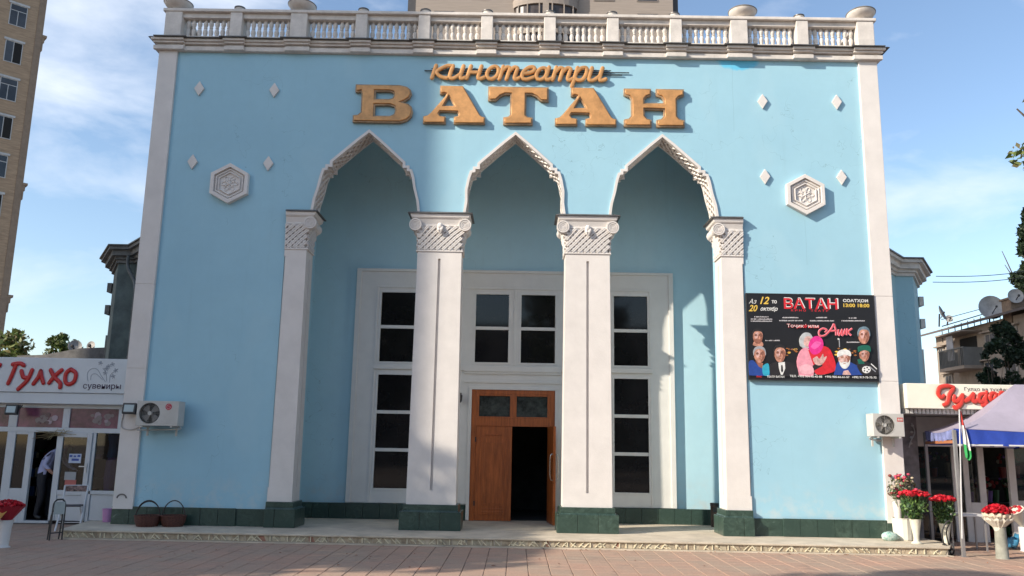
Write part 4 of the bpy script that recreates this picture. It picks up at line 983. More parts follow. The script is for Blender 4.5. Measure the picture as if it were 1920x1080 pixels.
# right shop
RY = 1.1
def rx_(px): return at(px, 900, RY)[0]
def rz_(py): return at(1800, py, RY)[1]
shR = empty('flower_shop', (rx_(1800), RY, 0), label='flower shop with a cream sign and glass front right of the cinema', cat='shop')
def RA(b, n, m, **k): o = b.build(n, m, **k); o.parent = shR; o.matrix_parent_inverse = Matrix.Translation(-shR.location); return o
SGY = -.12; a0 = at(1700, 745, SGY)[0]; zt2 = at(1800, 720, SGY)[1]; zb2 = at(1800, 767, SGY)[1]
a0b = 14.5
RA(MB().box(a0, a0b, SGY, RY+.2, zb2, zt2), 'sign_board', CREAMS, bevel=.01)
q = MB()
for k in range(70): X = a0+.02+k*.075; q.box(X, X+.055, SGY+.1, SGY+.16, zb2-.09, zb2-.005)
RA(q, 'ribbed_strip', mat('ribbed_white_metal', (.5, .49, .46), .5))
RA(MB().box(a0, a0b, SGY+.17, RY+1.8, zb2-.09, zb2-.004).box(7.2, a0b, RY+.1, RY+1.8, zt2-.1, zt2-.02), 'roof_slab', GREYP)
q = MB(); zt3 = zb2-.10; q.box(7.2, rx_(1722), RY-.08, RY+.1, 0, zt3); RA(q, 'side_pier', mat('grey_pier_paint', (.28, .25, .25), .7, .3, 5))
GRF = mat('grey_painted_frame', (.60, .58, .56), .5, .1)
q = MB(); zh = rz_(838); q.box(rx_(1722), a0b, RY, RY+.08, zh, zh+.12).box(rx_(1722), a0b, RY+.01, RY+.07, zh+.121, zt3)
for a, b in ((1787, 1798), (1808, 1818), (1836, 1848), (1893, 1906), (1960, 1975)): q.box(rx_(a), rx_(b), RY, RY+.08, 0, zh)
q.box(rx_(1818), rx_(1836), RY, RY+.07, 0, .75).box(rx_(1906), rx_(1960), RY, RY+.07, 0, .8)
RA(q, 'shopfront_frame', GRF, bevel=.005)
for a, b, z0 in ((1722, 1787, .05), (1798, 1808, .05), (1818, 1836, .75), (1906, 1960, .8), (1975, 2100, .05)): RA(MB().box(rx_(a), rx_(b), RY+.03, RY+.036, z0, zh), 'shop_pane', CLEAR)
q = MB(); q.box(7.3, a0b, 3.0, 3.05, 0, 3).box(7.3, a0b, RY+.1, 3, zh+.12, zh+.16).box(7.8, 7.85, RY+.1, 3, 0, zh); RA(q, 'shop_interior', mat('flower_shop_inner', (.05, .045, .04), .8, .5, 3))
random.seed(51); q = MB()
for j in range(90):
    q.mi = random.randrange(5); X = random.uniform(7.95, 12.5); z = random.choice((.0, .0, .7, 1.2)); yy = random.uniform(1.9, 2.8); r_ = random.uniform(.05, .10); q.lathe([(r_*.7, 0), (r_, random.uniform(.15, .3))], (X, yy, z), 8)
    for k in range(5): q.mi = random.choice((2, 2, 3, 4, 4, 1)); q.ball((X+random.gauss(0, .07), yy+random.gauss(0, .07), z+random.uniform(.3, .5)), random.uniform(.025, .05), 6, 4)
RA(q, 'stock', [mat('goods_blue', (.03, .12, .3), .5), mat('goods_violet', (.2, .1, .4), .5), mat('goods_red', (.3, .04, .04), .5), mat('goods_cream', (.5, .45, .35), .5), mat('goods_green', (.04, .16, .06), .5)], kind='stuff')
RA(MB().box(7.9, 12.6, 2.5, 2.9, .66, .69).box(7.9, 12.6, 2.5, 2.9, 1.16, 1.19), 'shelf', mat('dark_shelf', (.06, .05, .05), .6))
q = MB(); 
q.tube(smooth_pts([(rx_(1712), RY-.1, rz_(795)), (rx_(1716), RY-.12, rz_(812)), (rx_(1708), RY-.12, rz_(828)), (rx_(1704), RY-.1, rz_(841))]), .012, 5)
for t in (800, 812, 822, 833): q.ball((rx_(1713-(t-800)/6), RY-.11, rz_(t)), .035, 6, 4, (1, .5, .7))
RA(q, 'white_flower_motif', mat('motif_white', (.5, .48, .48), .6))
# script sign right
rs = empty('flower_shop_letters', (0, 0, 0), label='red calligraphic letters reading Гулдаста on the cream sign, half behind the canopy', cat='sign')
def rpt(x, y): return (1440+x/4, 540+y/4)
YR = SGY-.03
def rbrush(strokes, r, m, sy=.6, Y=YR, name='letter'):
    q = MB()
    for st in strokes:
        P = [(at(*rpt(*p), Y)[0], Y, at(*rpt(*p), Y)[1]) for p in st]; P = smooth_pts(P, 4); n = len(P)
        q.tube(P, [r*(.55+.6*math.sin(PI*min(1, (k+2)/(n+3)))) for k in range(n)], 8, sy)
    q.build(name, m, rs, smooth=True)
GUL = ([[(1400, 745), (1350, 733), (1290, 745), (1275, 790), (1300, 820), (1325, 800)], [(1395, 750), (1360, 800), (1345, 860), (1310, 878)]],
       [[(1400, 800), (1395, 840), (1425, 845), (1460, 795)], [(1462, 790), (1450, 860), (1410, 900), (1392, 880)]],
       [[(1470, 850), (1510, 830), (1545, 785)], [(1545, 785), (1535, 835), (1555, 850), (1580, 830)]],
       [[(1630, 790), (1590, 800), (1580, 840), (1610, 850), (1635, 800)], [(1640, 770), (1630, 840), (1640, 870), (1600, 880)]],
       [[(1710, 790), (1680, 790), (1665, 820), (1690, 845), (1715, 795)], [(1715, 785), (1705, 830), (1730, 840)]],
       [[(1780, 790), (1750, 785), (1735, 820), (1760, 842), (1790, 830)]],
       [[(1800, 785), (1795, 845)], [(1800, 800), (1830, 785), (1830, 845)], [(1830, 800), (1860, 785), (1862, 845)]],
       [[(1930, 785), (1900, 785), (1885, 820), (1905, 842), (1935, 790)], [(1938, 780), (1930, 830), (1955, 840)]])
for gl in GUL:
    rbrush(gl, .037, mat('script_red', (.62, .05, .035), .35)); rbrush([[(x+8, y+10) for x, y in st] for st in gl], .036, mat('script_tan_side', (.33, .16, .1), .5), .4, YR+.02, 'letter_shadow')
x_, z_ = at(1853, 731, SGY-.005); mobj('small_word', text_mesh('Гулҳо ва туҳфаҳо', .085, .001, .001, xs=1.25), mat('sign_grey_word', (.16, .16, .15), .5), rs, (x_, SGY-.004, z_-.02))

# ================================================================== CANOPY TENT
FL, FR, BL, BR = Vector((7.56, -1.3, 2.10)), Vector((10.75, -1.9, 2.10)), Vector((8.05, .75, 2.10)), Vector((11.25, .4, 2.10))
pk = Vector((9.25, -.55, 2.93)); 
tent = empty('canopy_tent', (7.42, -1.25, 0), label='lavender grey pop-up canopy with a blue valance before the flower shop', cat='canopy')
TI = Matrix.Translation((-7.42, 1.25, 0))
def TA(b, n, m, **k): o = b.build(n, m, **k); o.parent = tent; o.matrix_parent_inverse = TI; return o
q = MB(); N = 14
pk2 = pk+Vector((.35, 0, 0)); pk1 = pk-Vector((.15, 0, 0))
def panel(a, b, p0, p1):
    vs = []; fs = []
    for i in range(N+1):
        for j in range(N+1):
            u, t = i/N, j/N; base = a.lerp(b, u); top = p0.lerp(p1, u); p = base.lerp(top, t); p.z -= .30*math.sin(PI*t)*(1-.3*t)*.55+.05*math.sin(PI*u)*(1-t)
            p.z += .008*math.sin(9*u+5*t)*(1-t); vs.append(p)
    for i in range(N):
        for j in range(N): k = i*(N+1)+j; fs.append((k, k+1, k+N+2, k+N+1))
    q.add(vs, fs)
panel(FL, FR, pk1, pk2); panel(FR, BR, pk2, pk2); panel(BR, BL, pk2, pk1); panel(BL, FL, pk1, pk1)
TENT = mat('tent_lavender_cloth', (.46, .42, .52), .8, .08, 3, .15, 12); 
def translucent(m, f):
    n = m.node_tree; b = n.nodes['Principled BSDF']; t = n.nodes.new('ShaderNodeBsdfTranslucent'); mxs = n.nodes.new('ShaderNodeMixShader'); mxs.inputs[0].default_value = f
    cl = b.inputs['Base Color'].links[0].from_socket; n.links.new(cl, t.inputs[0]); n.links.new(b.outputs[0], mxs.inputs[1]); n.links.new(t.outputs[0], mxs.inputs[2]); n.links.new(mxs.outputs[0], n.nodes['Material Output'].inputs[0])
translucent(TENT, .35)
TA(q, 'canopy_cloth', TENT, smooth=True, fix=False)
q = MB()
def val(a, b, h=.24):
    vs = []; fs = []; n = 40
    for i in range(n+1):
        u = i/n; p = a.lerp(b, u); p.z -= .05*math.sin(PI*u)
        d = Vector((-(b-a).y, (b-a).x, 0)).normalized(); w = .018*math.sin(u*47)+.012*math.sin(u*91+1)
        vs += [p+d*.003, p+d*w*.6-Vector((0, 0, h*.5)), p+d*w-Vector((0, 0, h+.012*math.sin(u*30)))]
    for i in range(n):
        for j in range(2): k = i*3+j; fs.append((k, k+1, k+4, k+3))
    q.add(vs, fs)
val(FL, FR)
BV = mat('tent_blue_cloth', (.025, .07, .42), .75, .15, 5); translucent(BV, .3); TA(q, 'front_valance', BV, smooth=True, fix=False)
q = MB(); val(BL, FL, .16); LV = mat('tent_lilac_blue_cloth', (.26, .30, .58), .75, .3, 5); translucent(LV, .3); TA(q, 'side_valance', LV, smooth=True, fix=False)
q = MB(); val(BR, FR); val(BL, BR); TA(q, 'rear_valance', BV, smooth=True, fix=False)
LEGM = mat('grey_tent_leg', (.33, .32, .32), .4, .1, metal=.5)
for p in (FL, FR, BL, BR): TA(MB().box(p.x-.025, p.x+.025, p.y-.025, p.y+.025, .0, 2.08).box(p.x-.05, p.x+.05, p.y-.05, p.y+.05, 0, .01), 'leg', LEGM)
q = MB(); q.bar(FL+Vector((0, 0, -.22)), BL+Vector((0, 0, -.22)), .02, .05); TA(q, 'orange_side_bar', mat('orange_wood_bar', (.42, .16, .07), .6))
q = MB()
for a, b in ((FL, FR), (BL, BR), (FR, BR)): q.bar(a+Vector((0, 0, -.27)), b+Vector((0, 0, -.27)), .025, .025)
TA(q, 'truss_bar', CHROME)
# flag
fg = empty('flag_on_pole', (7.40, -1.34, 0), label='small hanging red white and green flag tied to the canopy leg', cat='flag')
fx, fz1 = at(1797, 768, -1.34); FI = Matrix.Translation((-7.40, 1.34, 0))
o = MB().tube([(7.52, -1.37, .3), (fx, -1.37, fz1)], .011, 6).build('flag_pole', CHROME); o.parent = fg; o.matrix_parent_inverse = FI
q = MB(); mR, mW, mG = mat('flag_red', (.6, .05, .04), .8), mat('flag_white', (.68, .66, .64), .8), mat('flag_green', (.02, .28, .07), .8)
rows = 24; cols = 8; ztop = fz1-.02; zbot = at(1805, 858, -1.34)[1]; vs = []; fs = []
for i in range(rows+1):
    t = i/rows; 
    for j in range(cols+1):
        u = j/cols; w = .02+.085*(t**.8) if t < .93 else .105*(1-(t-.93)/.07*.5)
        zz = ztop+(zbot-ztop)*t-.05*u*(1 if t > .1 else 0)
        vs.append((fx+.012+u*w+.035*t, -1.36+.03*math.sin(u*9+t*3)*min(1, t*3), zz))
for i in range(rows):
    for j in range(cols):
        k = i*(cols+1)+j; fs.append((k, k+1, k+cols+2, k+cols+1)); s_ = i/rows+.10*(1-j/cols)-.08; q.m.append(0 if s_ < .26 else (1 if s_ < .70 else 2))
q.v = vs; q.f = fs; o = q.build('flag_cloth', [mR, mW, mG], smooth=True, fix=False); o.parent = fg; o.matrix_parent_inverse = FI

# ================================================================== FLOWERS
def leafmesh(n, cen, rad, size, m, seed=1, flat=0., name='leaves', shell=False):
    rs_ = np.random.RandomState(seed); d = rs_.normal(size=(n, 3)); d /= np.linalg.norm(d, axis=1)[:, None]; r = rs_.rand(n)**(1/3. if not shell else 1/8.)
    c = d*r[:, None]*np.array(rad)+np.array(cen)
    a = rs_.normal(size=(n, 3)); a /= np.linalg.norm(a, axis=1)[:, None]; b = np.cross(a, rs_.normal(size=(n, 3))); b /= np.linalg.norm(b, axis=1)[:, None]
    s = size*(.6+.8*rs_.rand(n))[:, None]
    return c, a*s, b*s*.55
def leaves_obj(chunks, name, mats, parent=None, mi=None, **k):
    C = np.concatenate([c[0] for c in chunks]); A = np.concatenate([c[1] for c in chunks]); B = np.concatenate([c[2] for c in chunks]); n = len(C)
    v = np.stack([C-A, C+B*.9, C+A, C-B*.9], 1).reshape(-1, 3); me = bpy.data.meshes.new(name)
    me.vertices.add(4*n); me.vertices.foreach_set('co', v.ravel()); me.loops.add(4*n); me.loops.foreach_set('vertex_index', np.arange(4*n, dtype=np.int32)); me.polygons.add(n)
    me.polygons.foreach_set('loop_start', np.arange(0, 4*n, 4, dtype=np.int32)); 
    for m in mats: me.materials.append(m)
    me.polygons.foreach_set('material_index', np.random.RandomState(3).randint(0, len(mats), n).astype(np.int32)); me.update(calc_edges=True)
    return inst(name, me, parent, **k)
q = MB(); q.ball((0, 0, 0), .03, 8, 6, (1, 1, .8)); q.lathe([(.012, -.03), (.033, -.005), (.036, .014), (.026, .024)], n=8); q.lathe([(.01, .0), (.022, .02), (.018, .03)], n=7)
rose_me = q.mesh('rose', ROSE, smooth=True)
def petal_rose(m, sd):
    rg = random.Random(sd); q = MB(); q.ball((0, 0, .0), .017, 7, 5, (1, 1, 1.1))
    for k in range(9):
        a = k*2.4; t = .3+.7*k/9; r_ = .012+.024*t; h = .022-.020*t; w = .020+.012*t; d = Vector((math.cos(a), math.sin(a), 0)); u = Vector((-d.y, d.x, 0))
        c = d*r_; j = rg.uniform(-.004, .004)
        p = [c*.35+Vector((0, 0, -.022)), c-u*w*.8+Vector((0, 0, h-.012)), c*1.05-u*w*.5+d*.006+Vector((0, 0, h+.008+j)), c*1.08+u*w*.5+d*.006+Vector((0, 0, h+.008-j)), c+u*w*.8+Vector((0, 0, h-.012))]
        q.add(p, [(0, 1, 2, 3, 4)])
    return q.mesh('rose', m, smooth=True, fix=False)
ROSES = [petal_rose(ROSE, 1), petal_rose(mat('red_rose_dark', (.36, .004, .015), .5, .4, 50), 2), petal_rose(mat('red_rose_bright', (.66, .015, .035), .5, .3, 50), 3), rose_me]
def rose_vase(px, py, z, top_px, n, R, hgt, spread, vh, label, Yoff=0):
    X, Y = gr(px, py, z); X += Yoff*(X-CAM.x)/(Y-CAM.y); r = empty('rose_vase', (X, Y+Yoff, z), label=label, cat='flower vase', group='tall pale vases of red roses')
    q = MB(); q.lathe([(.085, 0), (.09, .015), (.05, .04), (.045, .1), (.06, vh*.5), (.095, vh), (.10, vh+.01), (.085, vh+.01)], n=18); q.build('vase', VASE, r, smooth=True)
    random.seed(int(px)); st = MB()
    for k in range(n):
        a = k*2.4; rr = R*math.sqrt((k+.5)/n); x, y = rr*math.cos(a), rr*math.sin(a); zz = hgt+.05*(1-(rr/R)**2)+random.uniform(-.015, .015)
        o = inst('rose', random.choice(ROSES), r, (x, y, zz)); o.rotation_euler = (random.gauss(-y*1.2, .2), random.gauss(x*1.2, .2), random.random()*6); o.scale = [random.uniform(.95, 1.25)]*3
        st.tube([(x*.15, y*.15, vh*.8), (x*.6, y*.6, (vh+hgt)/2), (x, y, zz-.02)], .004, 4)
    st.build('stems', STEMG, r, kind='stuff')
    ch = [leafmesh(330, (0, 0, hgt-.20), (R*.95, R*.95, .17), .034, None, int(px)), leafmesh(130, (0, 0, vh+.06), (R*.6, R*.6, .10), .03, None, int(px)+1)]
    leaves_obj(ch, 'rose_leaves', [STEMG, mat('leaf_light', (.12, .2, .05), .5), mat('leaf_dark', (.02, .06, .015), .5)], r, kind='stuff')
    return r
rose_vase(1719, 1020, .15, 0, 42, .245, .82, 0, .40, 'tall pale vase of red roses on the porch end, nearest the white bucket', .05)
rose_vase(1775, 1032, .0, 0, 36, .20, .88, 0, .47, 'tall pale vase of red roses between the porch end and the canopy leg', -.25)
# white bucket with tall mixed flowers
X, Y = gr(1695, 1017, .15); X += .40*(X-CAM.x)/(Y-CAM.y); Y += .40
bk = empty('flower_bucket', (X, Y, .15), label='white ribbed bucket holding a tall mixed arrangement of orange and pink flowers', cat='flower bucket')
q = MB(); n = 28; vs = []; fs = []
for r_, z in ((.15, 0), (.16, .02), (.175, .36), (.185, .385), (.165, .385)):
    for k in range(n): a = 2*PI*k/n; rr = r_*(1+.03*(k % 2)); vs.append((rr*math.cos(a), rr*math.sin(a), z))
for i in range(4):
    for k in range(n): a = i*n+k; b = i*n+(k+1) % n; fs.append((a, b, b+n, a+n))
fs.append(tuple(range(n))); q.add(vs, fs); q.build('bucket', mat('white_bucket', (.68, .66, .58), .45, .06), bk)
q = MB(); q.lathe([(.05, .2), (.07, .5), (.09, .68), (.1, .7)], (-.06, .03, 0), 12); q.build('inner_vase', mat('white_paper_wrap', (.66, .62, .58), .7), bk, smooth=True)
q = MB(); random.seed(21)
FT = [mat('bloom_pink', (.55, .06, .12), .6, .4, 40), mat('bloom_orange', (.6, .2, .03), .6, .4, 40), mat('bloom_cream', (.5, .42, .3), .6, .4, 40), mat('bloom_dark', (.2, .03, .02), .6, .4, 40)]
for k in range(46):
    a = random.uniform(0, 2*PI); rr = random.uniform(.02, .27); h_ = .72+random.uniform(0, .5)*(1-rr*.8); x, y = rr*math.cos(a)+.02, rr*.7*math.sin(a)
    q.mi = 4; q.tube([(0, 0, .35), (x*.5, y*.5, .6), (x, y, h_)], .004, 3)
    q.mi = random.choice((0, 0, 1, 2, 2, 3)); q.ball((x, y, h_), random.uniform(.02, .042), 7, 5, (1, 1, .75))
q.build('mixed_blooms', FT+[STEMG], bk, kind='stuff', fix=False)
leaves_obj([leafmesh(300, (.02, 0, .88), (.25, .2, .28), .035, None, 5)], 'leaves', [STEMG, mat('leaf_brown', (.14, .08, .04), .6), mat('leaf_grey', (.2, .19, .13), .6)], bk, kind='stuff')
# bag by the wall
X, Y = gr(1670, 1014, .15); q = MB()
q.ball((0, 0, .075), .16, 12, 8, (1, .5, .52)); bgm = q.mesh('shopping_bag', [mat('bag_white_green', (.66, .69, .67), .5, .2, 22, .5, 12, col2=(.10, .33, .27))], smooth=True)
for v in bgm.vertices: v.co += Vector((random.gauss(0, .008), random.gauss(0, .006), random.gauss(0, .008)))
inst('plastic_bag', bgm, None, (X, Y, .15), label='crumpled white and green plastic bag on the porch beside the white bucket', cat='bag')
# bouquet on stone bollard
X, Y = gr(1880, 1048, 0)
MB().lathe([(.11, 0), (.10, .02), (.085, .46), (.09, .5)], n=20).build('stone_bollard', mat('bollard_grey', (.26, .26, .22), .8, .2, 8), smooth=True, label='round grey bollard holding up the wrapped rose bouquet', cat='bollard').location = (X, Y, 0)
wb = empty('wrapped_bouquet', (X-.02, Y, .52), label='round bouquet of packed red roses in cream paper on the grey bollard', cat='bouquet')
q = MB(); n = 44; vs = []; fs = []
for i, (r_, z) in enumerate(((.05, -.02), (.09, .04), (.17, .12), (.24, .18), (.262, .235))):
    for k in range(n): a = 2*PI*k/n; w = (1+.07*math.sin(k*2.3)*i/4); vs.append((r_*w*math.cos(a), r_*w*math.sin(a), z+.02*math.sin(k*1.7)*i/4))
for i in range(4):
    for k in range(n): a = i*n+k; b = i*n+(k+1) % n; fs.append((a, b, b+n, a+n))
q.add(vs, fs); q.build('paper_wrap', mat('cream_tissue', (.68, .58, .46), .7, .1), wb, fix=False)
q = MB(); n = 40; vs = []; fs = []
for i, (r_, z) in enumerate(((.075, -.10), (.10, -.02), (.17, .05), (.235, .11), (.25, .15))):
    for k in range(n): a = 2*PI*k/n; w = 1+(.10*math.sin(k*1.9)+.06*math.sin(k*3.7+1))*i/4; vs.append((r_*w*math.cos(a), r_*w*math.sin(a), z+.025*math.sin(k*2.6+2)*i/4))
for i in range(4):
    for k in range(n): a = i*n+k; b = i*n+(k+1) % n; fs.append((a, b, b+n, a+n))
q.add(vs, fs); q.build('outer_tissue', mat('white_tissue', (.6, .56, .48), .7, .1), wb, fix=False)
for k in range(60):
    a = k*2.4; rr = .245*math.sqrt((k+.5)/60); o = inst('rose', random.choice(ROSES), wb, (rr*math.cos(a), rr*math.sin(a), .385-.13*(rr/.245)**2)); o.scale = [1.2]*3; o.rotation_euler = (random.gauss(0, .2), random.gauss(0, .2), random.random()*6)
wb.scale = (.86, .86, .86)
# left bouquet in white vase
X, Y = gr(6, 1027, 0); lb = empty('fan_bouquet', (X, Y, 0), label='large red bouquet in a tapered white vase at the left edge', cat='flower vase')
q = MB(); q.lathe([(.12, 0), (.12, .02), (.085, .03), (.105, .36), (.135, .46)], n=18); q.build('vase', mat('white_vase', (.62, .62, .62), .4, .05), lb, smooth=True)
q = MB(); n = 30; vs = []; fs = []
for i, (r_, z) in enumerate(((.06, .42), (.14, .52), (.24, .64), (.29, .70))):
    for k in range(n): a = 2*PI*k/n; vs.append((r_*math.cos(a), r_*math.sin(a), z+.015*math.sin(k*2.1)*i/3))
for i in range(3):
    for k in range(n): a = i*n+k; b = i*n+(k+1) % n; fs.append((a, b, b+n, a+n))
q.add(vs, fs); q.build('red_wrap', mat('red_wrapping', (.35, .01, .03), .5, .2), lb, fix=False)
q = MB(); q.prism([(-.16, .5), (-.05, .44), (.1, .62), (-.02, .68), (-.1, .6)], -.2, -.19); q.build('gold_ribbon', mat('gold_ribbon', (.5, .26, .06), .4), lb)
for k in range(55):
    a = k*2.4; rr = .26*math.sqrt((k+.5)/55); o = inst('rose', random.choice(ROSES), lb, (rr*math.cos(a), rr*math.sin(a), .78-.09*(rr/.26)**2)); o.rotation_euler = (random.gauss(0, .2), random.gauss(0, .2), random.random()*6)

lb.scale = (.82, .82, .9)
# small things on the left porch
def basket(px, py, label, rz):
    X, Y = gr(px, py, .15); r = empty('wicker_basket', (X, Y+.2, .15), label=label, cat='basket', group='brown wicker baskets by the plinth'); r.rotation_euler.z = rz
    q = MB(); n = 26
    for k in range(9): z = .012+k*.019; R_ = .17+.045*math.sin(min(1, k/7)*PI*.5); q.tube([(R_*math.cos(2*PI*j/n), R_*.8*math.sin(2*PI*j/n), z+.003*math.sin(j*PI)) for j in range(n+1)], .0105, 5)
    for j in range(26): a = 2*PI*j/26; q.tube([((.168)*math.cos(a), .168*.8*math.sin(a), 0), ((.218)*math.cos(a), .218*.8*math.sin(a), .18)], .008, 4)
    q.lathe([(.16, .005), (.16, .012)], n=20); q.build('basket_body', BASKET, r)
    q = MB(); q.tube([(.205*math.cos(PI*k/16), .0, .16+.29*math.sin(PI*k/16)) for k in range(17)], .010, 6); 
    if rz > .1: q.tube([(.205*math.cos(PI*k/16), .03, .16+.27*math.sin(PI*k/16)) for k in range(17)], .008, 6)
    q.build('handle', mat('dark_handle', (.035, .022, .02), .6), r); q = MB(); q.tube([(.222*math.cos(2*PI*j/n), .18*math.sin(2*PI*j/n), .185) for j in range(n+1)], .013, 6); q.build('rim', BASKET, r)
basket(266, 989, 'brown wicker basket with a tall handle, left one of the pair by the plinth', .25)
basket(315, 989, 'brown wicker basket with a tall handle, right one of the pair by the plinth', 0)
X, Y = gr(201, 985, 0); Y = -.0+.35; X = at(201, 975, .35)[0]
q = MB(); q.lathe([(.075, 0), (.078, .01), (.10, .25), (.106, .255), (.106, .262), (.09, .262)], n=20)
q.build('lilac_bin', PINKB, smooth=True, label='small lilac plastic bucket standing by the green plinth', cat='bucket').location = (X, Y, .13)
# chairs
def folding_chair():
    X, Y = -8.05, .25; X = at(132, 985, .25)[0]
    r = empty('folding_chair', (X, Y, 0), label='white metal folding chair standing open in front of the shop door', cat='chair'); r.rotation_euler.z = .25; r.location.z = 0
    q = MB()
    for s in (-1, 1):
        q.tube([(s*.19, .18, .0), (s*.18, -.02, .42), (s*.17, -.08, .58)] if False else [(s*.2, -.22, 0), (s*.19, .02, .42), (s*.20, .15, .80)], .017, 8); q.tube([(s*.17, .24, 0), (s*.17, -.16, .43)], .016, 8)
    q.tube([(-.2, .15, .80), (.2, .15, .80)], .011, 8); q.tube([(-.2, -.12, .15), (.2, -.12, .15)], .008, 6); q.tube([(-.17, .17, .12), (.17, .17, .12)], .008, 6)
    q.build('frame', CHROME, r, smooth=True); MB().box(-.18, .18, -.18, .17, .43, .455).build('seat', mat('chair_seat_dark', (.06, .055, .06), .5), r, bevel=.01)
    MB().box(-.18, .18, .12, .14, .69, .80).build('backrest', mat('chair_back_pattern', (.3, .2, .18), .5, .8, 20), r, bevel=.008)
folding_chair()
X, Y = gr(104, 1013, 0)
r = empty('black_stand', (X, Y, 0), label='black folded metal stand with a curved top beside the white chair', cat='stand'); r.rotation_euler.z = .9
q = MB()
for s in (-1, 1): q.tube(smooth_pts([(s*.10, 0, 0), (s*.10, .0, .45), (s*.09, .0, .60), (s*.04, 0, .66)], 4), .014, 6); q.tube(smooth_pts([(s*.09, .1, 0), (s*.09, .05, .4), (s*.05, .02, .5)], 4), .012, 6)
q.tube([(-.05, 0, .66), (.05, 0, .66)], .014, 6).tube([(-.1, 0, .12), (.1, 0, .12)], .01, 6); q.build('frame', IRON, r); MB().box(-.085, .085, -.02, -.008, .42, .62).build('pale_panel', mat('pale_panel', (.35, .4, .4), .4), r)
# litter bin behind right column
X, Y = 4.13, 1.62
r = empty('litter_bin', (X, Y, .15), label='small dark brown litter bin on the porch behind the right column', cat='bin')
MB().lathe([(.075, 0), (.08, .02), (.085, .40), (.088, .42)], n=14).build('bin_body', mat('bin_brown', (.09, .06, .05), .5, .6, 8), r, smooth=True); MB().lathe([(.09, .42), (.09, .47), (.04, .475)], n=14).box(-.05, .05, -.095, -.085, .30, .38).build('bin_lid', IRON, r)
# rope/black hose coil and stand near canopy leg
X, Y = gr(1797, 1044, 0); r = empty('black_trolley', (X-.02, Y+.25, 0), label='black folded wheeled frame leaning by the canopy leg', cat='trolley')
q = MB(); q.tube(smooth_pts([(-.06, 0, .08), (-.10, 0, .35), (-.02, .0, .52), (.06, 0, .56)], 4), .014, 6).tube(smooth_pts([(.05, .05, .05), (.0, .05, .35), (.06, .05, .5)], 4), .012, 6); q.build('frame', IRON, r)
for s in (-.06, .05): 
    q = MB(); q.tube([(s, .02+.085*math.cos(2*PI*k/18), .095+.085*math.sin(2*PI*k/18)) for k in range(19)], .012, 6); q.tube([(s-.02, .02, .095), (s+.02, .02, .095)], .02, 6); q.build('wheel', IRON, r)
# white table under the canopy
X0, Z0 = at(1797, 966, -.45); X1, _ = at(1848, 966, -.45)
r = empty('white_table', ((X0+X1)/2, -.3, 0), label='narrow white table behind the canopy leg at the flower shop', cat='table')
w = (X1-X0)/2; MB().box(-w, w, -.2, .2, Z0-.02, Z0+.02).build('table_top', mat('table_white', (.6, .6, .6), .5, .05), r, bevel=.006)
for sx in (-1, 1):
    for s_ in (-1, 1): MB().box(sx*(w-.03)-.012, sx*(w-.03)+.012, s_*.17-.012, s_*.17+.012, 0, Z0-.02).build('leg', LEGM, r)
X, Y = gr(1822, 1015, 0); q = MB(); q.ball((0, 0, .1), .13, 10, 7, (1.1, .6, .7)); me = q.mesh('blue_bag', mat('blue_bag_plastic', (.05, .22, .38), .35, .3, 12), smooth=True)
for v in me.vertices: v.co += Vector((random.gauss(0, .015), random.gauss(0, .01), random.gauss(0, .015)+(.12 if v.co.x > .09 else 0)))
inst('plastic_bag', me, None, (X, -.1, .02), label='blue plastic bag lying under the white table', cat='bag')
# white paper cone bouquet at right edge
X, Z = at(1912, 985, -.3); q = MB(); q.lathe([(.02, 0), (.10, .2), (.16, .34)], n=12); r = empty('paper_bouquet', (X+.05, -.3, .42), label='white paper cone with a few dark red flowers at the right edge', cat='bouquet'); r.rotation_euler = (.2, -.5, 0)
q.build('paper_cone', mat('white_tissue', (.6, .58, .52), .6, .1), r, smooth=True)
for k in range(8): inst('rose', random.choice(ROSES), r, (.1*math.cos(k*.8), .1*math.sin(k*.8), .34))
MB().lathe([(.10, 0), (.09, .02), (.10, .42)], n=16).build('white_stand', mat('white_vase', (.62, .62, .62), .4, .05), label='plain white cylinder stand at the right edge holding a paper bouquet', cat='stand').location = (X+.08, -.3, 0)

